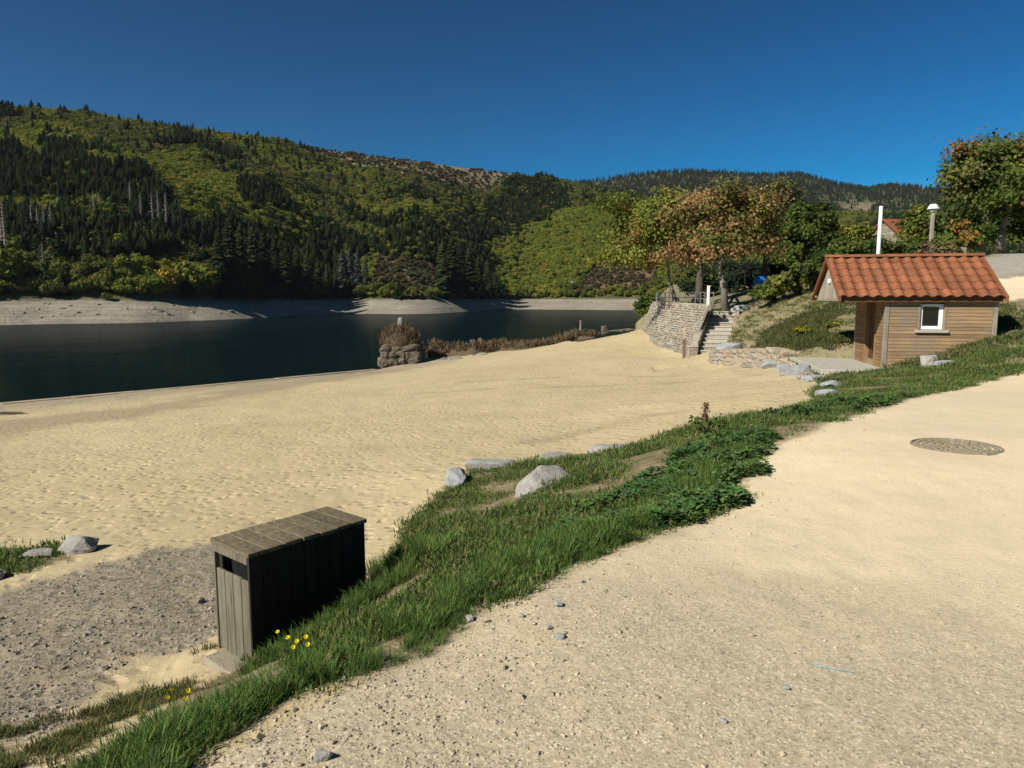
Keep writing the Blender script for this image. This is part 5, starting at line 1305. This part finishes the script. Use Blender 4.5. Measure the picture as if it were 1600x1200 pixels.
    for i, (px, py, Y_, sz, lb) in enumerate([(738, 535, 57.2, (.55, .5, .6), 'first of four grey boulders on the reed bank, next to the tallest'), (752, 534, 57.6, (.75, .6, .85), 'tallest grey boulder poking out of the reed bank'), (769, 537, 57.4, (.65, .5, .55), 'third grey boulder on the reed bank, right of the tallest'), (781, 541, 57.2, (.4, .4, .4), 'smallest grey boulder at the right of the reed bank group'),
                                              (945, 517, 52, (.65, .55, .9), 'lone stubby boulder at the crest right of the wooden post')]):
        p = at_y(px, py, Y_); tag(link('rock', rock_mesh('rock', 640 + i, tuple(.85 * q for q in sz), 7, 3), M['shore_stone'], None, tuple(p)), lb, 'rock')
    for i, (px, py, d_, sz) in enumerate([(690, 563, 4.8, (1.0, .5, .5)), (712, 562, 4.7, (1.2, .5, .4)), (752, 555, 4.5, (1.1, .5, .45)), (735, 557, 4.6, (.8, .4, .3))]):
        p = at_d(px, py, d_); tag(link('rock', rock_mesh('rock', 660 + i, sz, 7, 2), M['shore_rock'], None, tuple(p)), ['brownish rock at the foot of the reed bank nearest the pier', 'second brownish rock from the pier under the reed bank', 'brownish rock farthest from the pier under the reed bank', 'small brownish rock in the gap under the reed bank'][i], 'rock')
    p = at_d(906, 527, 3.27); po = empty('wooden_post', tuple(p)); tag(po, 'slim wooden post with a dark top on the crest of the beach', 'post')
    MB().tube([(0, 0, -.3), (.03, 0, .75), (.06, 0, 1.2)], [.07, .065, .06], 8).build('shaft', M['grey_board'], po); MB().tube([(.06, 0, 1.2), (.07, 0, 1.42)], [.12, .1], 8).build('top', M['old_post'], po)
    for k in range(3):
        p = at_d(960 + 11 * k, 519.5 - k, 2.72 - .17 * k); tag(MB().tube([(-.6, 0, .08), (0, .05, .14), (.6, -.05, .08)], [.04, .07, .04], 6).build('log', M['bark'], None, loc=tuple(p)), ['driftwood log nearest the stubby boulder', 'middle driftwood log on the crest', 'driftwood log nearest the terrace wall'][k], 'log')
pier()

# ================================================================ FAR SHORE: trees one can pick out, rocks
def hill_at(px, py, back=0.0):
    r = ray(px, py); Y = np.linspace(170, 1100, 1400); P = r[None, :] * (Y / r[1])[:, None]; z = hill_z(P[:, 0], P[:, 1])[0]
    i = np.argmax(P[:, 2] + EYE < z) if (P[:, 2] + EYE < z).any() else 300
    return np.array([P[i, 0], P[i, 1], z[i]])
def dead_mesh(seed):
    g = np.random.default_rng(seed); mb = MB(); mb.tube([(0, 0, -.03), (.004, 0, .5), (0, .004, 1)], [.022, .014, .004], 5); tr = mb
    br = MB()
    for k in range(60):
        z = .18 + .8 * k / 60; a = k * 2.4; L = .10 * (1 - z) ** .6 * g.uniform(.5, 1.2) + .01
        br.tube([(0, 0, z), (math.cos(a) * L, math.sin(a) * L, z - L * g.uniform(.0, .5))], [.007, .003], 3, False)
    a = tr.mesh('trunk'); a.materials.append(M['dead_wood']); b_ = br.mesh('branches'); b_.materials.append(M['dead_wood']); return a, b_
ORD = ['first', 'second', 'third', 'fourth', 'fifth', 'sixth', 'seventh', 'eighth', 'ninth', 'tenth', 'eleventh', 'twelfth', 'thirteenth', 'fourteenth', 'fifteenth', 'sixteenth', 'seventeenth', 'eighteenth']
deads = [dead_mesh(900 + i) for i in range(4)]
DEAD = [(4, 395, 78), (10, 410, 95), (52, 380, 60), (62, 388, 66), (72, 392, 72), (82, 385, 64), (148, 345, 48), (156, 340, 40), (205, 336, 52), (222, 362, 60), (240, 370, 70), (250, 372, 74), (262, 374, 72), (272, 378, 60), (285, 384, 58), (215, 395, 50), (228, 400, 48), (70, 440, 62)]
for i, (px, py, hp) in enumerate(DEAD):
    p = hill_at(px, py); H = hp * p[1] / 1120.0; o = empty('dead_conifer', tuple(p - np.array([0, 0, .3])), i * 1.3); tag(o, 'bare grey dead conifer among dark trees above the left shore, %s from the left' % ORD[sorted(DEAD).index((px, py, hp))], 'tree', 'dead grey conifers above the far shore')
    a, b_ = deads[i % 4]
    for nm, me in (('trunk', a), ('branches', b_)): c = link(nm, me, None, o); c.scale = (H * 1.1, H * 1.1, H)
def far_tree(px, py, hp, kind, label, group=None, wx=1.0, mat=None):
    p = hill_at(px, py); H = hp * p[1] / 1115.0; o = empty('far_tree', tuple(p - np.array([0, 0, .2])), px * .7); tag(o, label, 'tree', group)
    me = (coni if kind == 'c' else broad)[int(px) % 4]; key = (me.name, mat)
    if key not in FT: FT[key] = me.copy(); FT[key].materials.clear(); FT[key].materials.append(M[mat])
    c = link('crown', FT[key], None, o); c.scale = (H * wx, H * wx, H)
    if 'tk' not in FT: FT['tk'] = MB().tube([(0, 0, -.1), (0, 0, .35)], [.03, .02], 6).mesh('trunk'); FT['tk'].materials.append(M['dark_bark'])
    k = link('trunk', FT['tk'], None, o); k.scale = (H, H, H)
FT = {}
foliage('leaf_yellow', [(0, (.24, .19, .022)), (1, (.27, .20, .025))]); foliage('leaf_lime', [(0, (.15, .17, .02)), (1, (.18, .19, .02))])
foliage('needle_blue', [(0, (.035, .05, .042)), (1, (.05, .068, .055))], transl=.1)
far_tree(264, 464, 50, 'b', 'golden yellow tree at the waterside left of the cove', None, .85, 'leaf_yellow')
for px, py, hp, lb in [(290, 463, 62, 'lime green tree touching the golden tree on its right'), (328, 462, 48, 'lime tinged tree halfway between golden tree and cove'), (196, 440, 42, 'lime green tree above the shore left of the golden tree'), (155, 402, 30, 'bright lime tree under the dead conifers'), (186, 405, 44, 'broad lime tree just right of the dead conifers gap'), (14, 455, 75, 'large lime green tree at the left edge of the shore')]:
    far_tree(px, py, hp, 'b', lb, None, .95, 'leaf_lime')
far_tree(168, 470, 14, 'b', 'lone small bush standing out on the bare left shore', None, 1.5, 'leaf_mixed')
for i, (px, hp) in enumerate([(345, 110), (362, 125), (380, 118), (398, 112), (415, 104), (432, 98), (450, 92), (466, 84), (482, 74), (498, 64), (512, 54), (526, 42)]):
    far_tree(px, 466, hp, 'c', 'tall dark conifer in the row beside the shaded cove, %s from the left' % ORD[i], 'conifers beside the cove', 1.25, 'needle_dark')
for i, (px, hp) in enumerate([(535, 66), (548, 74), (560, 70), (572, 58)]):
    far_tree(px, 460, hp, 'c', 'blue grey conifer at the left end of the small headland, %s from the left' % ORD[i], 'blue conifers on the headland', 1.3, 'needle_blue')
for i, (px, hp) in enumerate([(692, 88), (706, 92), (720, 88), (734, 78), (748, 66), (762, 54), (774, 40)]):
    far_tree(px, 464, hp, 'c', 'dark conifer on the right end of the small headland, %s from the left' % ORD[i], 'conifers on the headland', 1.5, 'needle_dark')
SR = [rock_mesh('rock', 800 + i, (1, 1, .7), 8, 2) for i in range(4)]
for m_ in SR: m_.materials.append(M['shore_rock'])
sg = random.Random(3)
for i in range(46):
    px = sg.choice([sg.uniform(0, 140), sg.uniform(120, 330), sg.uniform(230, 400), sg.uniform(60, 420)]); w_l = np.interp(px, [0, 250, 400, 480], [503, 500, 492, 486]); py = sg.uniform(474, w_l - 4)
    p = hill_at(px, py); s_ = sg.uniform(.5, 1.5) * (1.6 if sg.random() < .15 else 1); o = link('rock', SR[i % 4], None, None, tuple(p - np.array([0, 0, .1 * s_])), (0, 0, sg.uniform(0, 6)), (s_ * 1.4, s_, s_))
    tag(o, 'dark rock lying on the bare left shore of the lake', 'rock', 'rocks on the bare far shore')
for px, py, lb in [(600, 449, 'white marker post on the headland, right one'), (518, 458, 'white marker board near the cove mouth')]:
    p = hill_at(px, py + 3); tag(MB().box((-.35, -.1, 0), (.35, .1, 1.5)).build('marker', M['white_paint'], None, loc=tuple(p)), lb, 'marker')
p = hill_at(896, 448); o = empty('pump_house', tuple(p)); tag(o, 'tiny white building on the rocky far slope', 'building'); MB().box((-1.6, -1.5, -.5), (1.6, 1.5, 3.6)).build('wall', M['white_paint'], o); MB().box((-1.9, -1.8, 3.6), (1.9, 1.8, 3.9)).build('roof', M['concrete'], o); MB().box((-.5, -1.56, -.2), (.5, -1.5, 2.0)).build('door', M['door_wood'], o)

# ================================================================ GRASS, WEEDS, PEBBLES
def blade_tuft(seed, n, h, spread, w, cols):
    g = np.random.default_rng(seed); V = []; Fc = []; Cc = []
    for k in range(n):
        a = g.uniform(0, 6.28); r = spread * math.sqrt(g.random()); x, y = r * math.cos(a), r * math.sin(a); hh = h * g.uniform(.5, 1.1); b = g.uniform(.15, .75) * hh; da = a + g.normal() * .9; ww = w * g.uniform(.7, 1.3)
        sx, sy = -math.sin(da) * ww, math.cos(da) * ww; cx, cy_ = math.cos(da), math.sin(da); i0 = len(V)
        for t_, k_ in ((0, 1), (.4, .9), (.75, .6)):
            o = b * t_ ** 1.8; z = hh * (t_ - .25 * t_ * t_ * (b / hh)); V += [(x + cx * o - sx * k_, y + cy_ * o - sy * k_, z), (x + cx * o + sx * k_, y + cy_ * o + sy * k_, z)]
        V.append((x + cx * b, y + cy_ * b, hh * (1 - .35 * b / hh)))
        Fc += [(i0, i0 + 1, i0 + 3, i0 + 2), (i0 + 2, i0 + 3, i0 + 5, i0 + 4), (i0 + 4, i0 + 5, i0 + 6)]; c = np.array(cols[g.integers(0, len(cols))]) * g.uniform(.7, 1.3); Cc += [tuple(c)] * 7
    me = bpy.data.meshes.new('tuft'); me.from_pydata(V, [], Fc); set_col(me, np.array(Cc)); return me
GC = [(.085, .17, .04), (.10, .19, .044), (.07, .142, .035), (.15, .205, .055), (.14, .13, .05)]
SCc = [(.10, .168, .042), (.12, .178, .048), (.085, .148, .037), (.10, .16, .04), (.092, .152, .04), (.22, .19, .095)]
lush = [blade_tuft(1 + i, 36, .18, .065, .0027, GC[:4] * 2 + GC[4:]) for i in range(5)]
short = [blade_tuft(21 + i, 34, .030, .075, .0024, SCc) for i in range(4)]
def weed_mesh(seed, n, r, cols, lift=.03):
    g = np.random.default_rng(seed); V = []; Fc = []; Cc = []
    for k in range(n):
        a = g.uniform(0, 6.28); rr_ = r * g.uniform(.15, 1); x, y, z = rr_ * math.cos(a), rr_ * math.sin(a), lift * g.uniform(.4, 1.6) * (1.3 - rr_ / r) + .01; s = g.uniform(.014, .03); ti = g.normal() * .35; c = np.array(cols[g.integers(0, len(cols))]) * g.uniform(.75, 1.25); i0 = len(V)
        ca, sa = math.cos(a), math.sin(a); pts = [(-1, 0), (-.45, .62), (.3, .72), (1, 0), (.3, -.72), (-.45, -.62)]
        for (p_, q_) in pts: V.append((x + (ca * p_ - sa * q_) * s, y + (sa * p_ + ca * q_) * s, z + s * (.5 * p_ * ti + abs(q_) * .3) + p_ * s * .25))
        Fc += [(i0, i0 + 1, i0 + 2, i0 + 3), (i0, i0 + 3, i0 + 4, i0 + 5)]; Cc += [tuple(c)] * 6
    me = bpy.data.meshes.new('weed'); me.from_pydata(V, [], Fc); set_col(me, np.array(Cc)); return me
WC = [(.08, .16, .04), (.068, .138, .035), (.098, .178, .047), (.085, .145, .065)]
weeds = [weed_mesh(41 + i, 34, .11, WC, .045) for i in range(4)]
def sample_grass(n, rmin, rmax, cond, pw=1.6):
    a = rng.uniform(R(-44), R(44), n); r = rmin * (rmax / rmin) ** rng.random(n); x, y = r * np.sin(a), r * np.cos(a)
    k = cond(x, y); return x[k], y[k]
def nrml(n): return np.stack([rng.normal(size=n) * .12, rng.normal(size=n) * .12, rng.uniform(0, 6.28, n)], -1)
bin_quad = [A2, B2, B2 + C2 - A2, C2]
lush_line = path_edge
def d_edge(x, y):
    d = np.full(x.shape, 1e9)
    for i in range(len(lush_line) - 1):
        ax, ay = lush_line[i]; bx, by = lush_line[i + 1]; ex, ey = bx - ax, by - ay; t_ = np.clip(((x - ax) * ex + (y - ay) * ey) / (ex * ex + ey * ey), 0, 1); d = np.minimum(d, np.hypot(x - ax - t_ * ex, y - ay - t_ * ey))
    return d
def grass_ok(x, y):
    g_ = np.minimum(poly_sd(grass_poly, x, y) + (fbm(x * 2.2, y * 2.2, 4, 31) - .5) * .45, -poly_sd(path_poly, x, y) + .08 + (fbm(x * 2.2, y * 2.2, 4, 35) - .5) * .75)
    return (np.maximum(g_, poly_sd(isle_poly, x, y) + .05) > 0) & (poly_sd(bin_quad, x, y) < -.02)
hut_foot = [hut_pt(1.27, -1.45), hut_pt(4, -1.45), hut_pt(4, 1.45), hut_pt(1.27, 1.45)]
# lush fringe along the path and round the bin
def c_lush(x, y): 
    d = d_edge(x, y); w = (.22 + .55 * fbm(x * .8, y * .8, 3, 77)) * np.where(x < -1.0, .75, 1)
    nb_ = (poly_sd(bin_quad, x, y) > -.6) & (x + .9 * (y - 4.67) > -1.95 + .0) & (poly_sd(path_poly, x, y) < 0)
    return grass_ok(x, y) & ((d < w) & (poly_sd(path_poly, x, y) < .12) & (fbm(x * 1.7, y * 1.7, 3, 78) > np.where(x < .3, .22, .43)) | nb_)
x, y = sample_grass(150000, 1.6, 17, c_lush); n = len(x); r_ = np.hypot(x, y); keep_ = rng.random(n) < np.clip(.12 * r_ ** .35, 0, .6); x, y = x[keep_], y[keep_]; n = len(x)
s_ = rng.uniform(.65, 1.2, n) * (.7 + .6 * fbm(x * 1.1, y * 1.1, 2, 79)); near = np.clip((7.0 - np.hypot(x + 1, y - 4)) / 4, 0, 1); s_ = s_ * (.38 + .42 * near) * np.clip(d_edge(x, y) / .3 + .3, .35, 1)
scatter('lush_grass', 'long lush green grass along the edge of the path', 'grass', np.stack([x, y, ground(x, y) - .005], -1), nrml(n), np.stack([s_ * 1.1, s_ * 1.1, s_], -1), [proto('form', m_, M['grass_blade']) for m_ in lush])
def c_short(x, y): return grass_ok(x, y) & (fbm(x * 1.3, y * 1.3, 4, 81) + rng.normal(size=x.shape) * .05 > .50 + .04 * (np.hypot(x, y) < 4.2) - .06 * (y > 12) + .05 * sstep(.7, 1.5, d_edge(x, y)) * (y < 12.5)) & (poly_sd(hut_foot, x, y) < 0)
x, y = sample_grass(190000, 1.8, 26, c_short); keep_ = rng.random(len(x)) < np.where(y < 12.5, .52, .9); x, y = x[keep_], y[keep_]; n = len(x); s_ = rng.uniform(.7, 1.5, n) * (.7 + .7 * fbm(x * .9, y * .9, 2, 83)) * (1 + .05 * np.hypot(x, y))
scatter('short_grass', 'short patchy turf on the bank between path and sand', 'grass', np.stack([x, y, ground(x, y) - .004], -1), nrml(n), np.stack([s_ * 1.2, s_ * 1.2, s_], -1), [proto('form', m_, M['grass_blade']) for m_ in short])
def c_weed(x, y):
    d = d_edge(x, y); return grass_ok(x, y) & (x > -.2) & (d < .8 + .5 * fbm(x, y, 2, 91)) & (fbm(x * 1.2, y * 1.2, 3, 92) > .45)
x, y = sample_grass(60000, 3.0, 13, c_weed); keep_ = rng.random(len(x)) < .22; x, y = x[keep_], y[keep_]; n = len(x); s_ = rng.uniform(.5, 1.15, n)
scatter('leafy_weeds', 'low broad leaved weeds matting the grass edge of the path', 'weeds', np.stack([x, y, ground(x, y)], -1), nrml(n), np.stack([s_, s_, s_ * 1.3], -1), [proto('form', m_, M['grass_blade']) for m_ in weeds])
# thin dry grass on the sand left below the bin
sparse_poly = P2([at_d(*q) for q in [(-150, 1260, 2.3), (-100, 1130, 2.55), (150, 1085, 2.58), (345, 1020, 2.66), (350, 1060, 2.58), (180, 1160, 2.28), (80, 1230, 2.15)]])
x, y = sample_grass(60000, 2.4, 6.5, lambda x, y: (poly_sd(sparse_poly, x, y) + (fbm(x * 2, y * 2, 3, 66) - .5) * .8 > 0) & (fbm(x * 2.5, y * 2.5, 3, 67) > .53) & (poly_sd(bin_quad, x, y) < -.12)); keep_ = rng.random(len(x)) < .5; x, y = x[keep_], y[keep_]; n = len(x); s_ = rng.uniform(.6, 1.3, n)
scatter('sparse_grass', 'thin dry grass tufts on the sand left below the bin', 'grass', np.stack([x, y, ground(x, y) - .004], -1), nrml(n), np.stack([s_, s_, s_], -1), [proto('form', blade_tuft(81 + i, 22, .05, .06, .0024, [(.09, .115, .035), (.17, .145, .07), (.13, .13, .05), (.065, .10, .028)]), M['grass_blade']) for i in range(3)])
# embankment: sparse dry and green tufts
emb = [tuple(at_y(px, py, Y)[:2]) for px, py, Y in [(1175, 525, 29.5), (1215, 505, 30), (1270, 485, 29), (1330, 475, 27), (1340, 552, 20.8), (1240, 548, 24.4), (1185, 545, 27.5)]]
def c_emb(x, y): return (poly_sd(bank_poly, x, y) > .1) & (poly_sd(hut_foot, x, y) < 0) & (poly_sd(ter_poly, x, y) < 0) & (poly_sd(stair_poly, x, y) < -.2) & (rng.random(x.shape) < np.where(poly_sd(emb, x, y) + (fbm(x * .7, y * .7, 3, 95) - .5) * 4 > 0, .8, .12))
x, y = sample_grass(150000, 17, 48, c_emb); n = len(x); s_ = rng.uniform(1.4, 3.0, n)
dry = [blade_tuft(61 + i, 26, .055, .09, .0045, [(.085, .12, .034), (.11, .13, .04), (.07, .11, .028), (.17, .14, .075)]) for i in range(3)]
scatter('slope_grass', 'thin dry grass on the slope between stairs and hut', 'grass', np.stack([x, y, ground(x, y)], -1), nrml(n), np.stack([s_, s_, s_ * .9], -1), [proto('form', m_, M['grass_blade']) for m_ in dry])
# pebbles
peb = [rock_mesh('pebble', 950 + i, (1, .8, .55), 5, 1, .05) for i in range(4)]
def c_path(x, y): return (poly_sd(path_poly, x, y) > -.15)
x, y = sample_grass(42000, 1.7, 12, c_path); n = len(x); s_ = np.exp(rng.normal(size=n) * .45) * .0065; kp = rng.random(n) < np.clip(1.1 - np.hypot(x, y) / 4.4, .03, 1) + .5 * np.clip(.8 - d_edge(x, y), 0, 1); x, y, s_ = x[kp], y[kp], s_[kp]; n = len(x); edge = np.clip(1.2 - d_edge(x, y), 0, 1); s_ *= 1 + edge * .8 * rng.random(n)
scatter('path_grit', 'fine loose grit on the path surface', 'gravel', np.stack([x, y, ground(x, y) + s_ * .1], -1), np.stack([rng.normal(size=n) * .3, rng.normal(size=n) * .3, rng.uniform(0, 6.28, n)], -1), np.repeat(s_[:, None], 3, 1), [proto('form', m_, M['pebble']) for m_ in peb])
x, y = sample_grass(60000, 3.2, 9.5, lambda x, y: (poly_sd(gravel_poly, x, y) + (fbm(x * 2.2, y * 2.2, 4, 31) - .5) * 1.1 > -.05) & ~grass_ok(x, y)); keep_ = rng.random(len(x)) < .95; x, y = x[keep_], y[keep_]; n = len(x); s_ = np.exp(rng.normal(size=n) * .5) * .0125
scatter('grey_pebbles', 'grey pebble patch in the sand behind the bin', 'gravel', np.stack([x, y, ground(x, y) + s_ * .1], -1), np.stack([rng.normal(size=n) * .3, rng.normal(size=n) * .3, rng.uniform(0, 6.28, n)], -1), np.repeat(s_[:, None], 3, 1), [proto('form', m_.copy(), M['pebble_grey']) for m_ in [rock_mesh('pebble', 960 + i, (1, .8, .6), 5, 1, .05) for i in range(4)]])

# dandelions by the bin
FL = [(434, 988, .22), (450, 997, .2), (464, 1003, .18), (478, 996, .2), (481, 1008, .17), (458, 1012, .2), (294, 1080, .16), (290, 1092, .12), (262, 1090, .12), (222, 1112, .1), (268, 1078, .14), (136, 1130, .1)]
for i, (px, py, h) in enumerate(FL):
    q = ray(px, py); d_ = np.array([q[0], q[1], q[2]]) / q[1]
    Ys = np.linspace(2.2, 6, 500); P = d_[None, :] * Ys[:, None]; zz = ground(P[:, 0], P[:, 1], False); k = np.argmax(P[:, 2] + EYE < zz + h); hd = P[k] + np.array([0, 0, EYE]); g0 = gz(hd[0], hd[1])
    o = empty('dandelion', (hd[0], hd[1], g0)); H = hd[2] - g0
    tag(o, 'yellow dandelion in the grass beside the bin, %s from the left' % ORD[sorted(q_[0] for q_ in FL[:6]).index(px)] if i < 6 else 'yellow dandelion in thin grass left below the bin, %s from the left' % ORD[sorted(q_[0] for q_ in FL[6:]).index(px)], 'flower', 'dandelions beside the bin' if i < 6 else 'dandelions left below the bin')
    MB().tube([(.02, .0, 0), (.01, 0, H * .6), (0, 0, H)], .0025, 5).build('stem', M['stem'], o)
    mb = MB()
    for r0, z0, n_, L_ in ((.003, .003, 12, .0095), (.002, .005, 8, .006)):
        for k in range(n_):
            a = 6.283 * k / n_ + r0 * 100; ca, sa = math.cos(a), math.sin(a); b_ = len(mb.v)
            for rr_, w_, z_ in ((r0, .002, z0), (L_, .004, z0 + .004), (L_ * 1.1, .0, z0 + .003)): mb.v += [(ca * rr_ - sa * w_, sa * rr_ + ca * w_, z_), (ca * rr_ + sa * w_, sa * rr_ - ca * w_, z_)]
            mb.f += [(b_, b_ + 1, b_ + 3, b_ + 2), (b_ + 2, b_ + 3, b_ + 5, b_ + 4)]
    hdo = mb.build('flower_head', M['petal'], o, loc=(0, 0, H), rot=(.5, .1 * i, 0))
# tall dock weed at the crest
p = at_y(1098, 690, 9.4); p[2] = gz(p[0], p[1]); o = empty('dock_plant', tuple(p)); tag(o, 'tall rusty seeding dock plant standing above the weeds', 'plant')
MB().tube([(0, 0, 0), (.02, 0, .22), (.03, 0, .42)], [.008, .006, .003], 6).build('stem', M['old_post'], o)
g = np.random.default_rng(8); P_ = np.stack([.025 + g.normal(size=260) * .02, g.normal(size=260) * .02, g.uniform(.16, .43, 260)], -1); v, f = cards(P_, g.normal(size=(260, 3)), .014, 1.4, g); me = mesh_np('seed_head', v, f); set_col(me, np.tile(np.array([[.16, .085, .045]]), (len(v), 1)) * np.repeat(g.uniform(.7, 1.3, (260, 1)), 4, 0)); link('seed_head', me, M['leaf'], o)
P_ = np.stack([g.normal(size=60) * .12, g.normal(size=60) * .12, g.uniform(.03, .22, 60)], -1); v, f = cards(P_, g.normal(size=(60, 3)) + np.array([0, 0, 1]), .06, .8, g); me = mesh_np('leaves', v, f); set_col(me, np.tile(np.array([[.06, .095, .02]]), (len(v), 1)) * np.repeat(g.uniform(.7, 1.4, (60, 1)), 4, 0)); link('foliage', me, M['leaf'], o)

# ================================================================ HAZE
hz = MB().box((-1400, -60, -40), (2300, 2400, 520)).mesh('haze'); hm = bpy.data.materials.new('haze_air'); hm.use_nodes = True
hm.node_tree.nodes.remove(hm.node_tree.nodes['Principled BSDF']); pv = hm.node_tree.nodes.new('ShaderNodeVolumePrincipled')
pv.inputs['Color'].default_value = (.80, .88, 1.0, 1); pv.inputs['Density'].default_value = .000035; pv.inputs['Anisotropy'].default_value = .2
hm.node_tree.links.new(pv.outputs[0], hm.node_tree.nodes['Material Output'].inputs['Volume'])
tag(link('haze', hz, hm), kind='stuff')
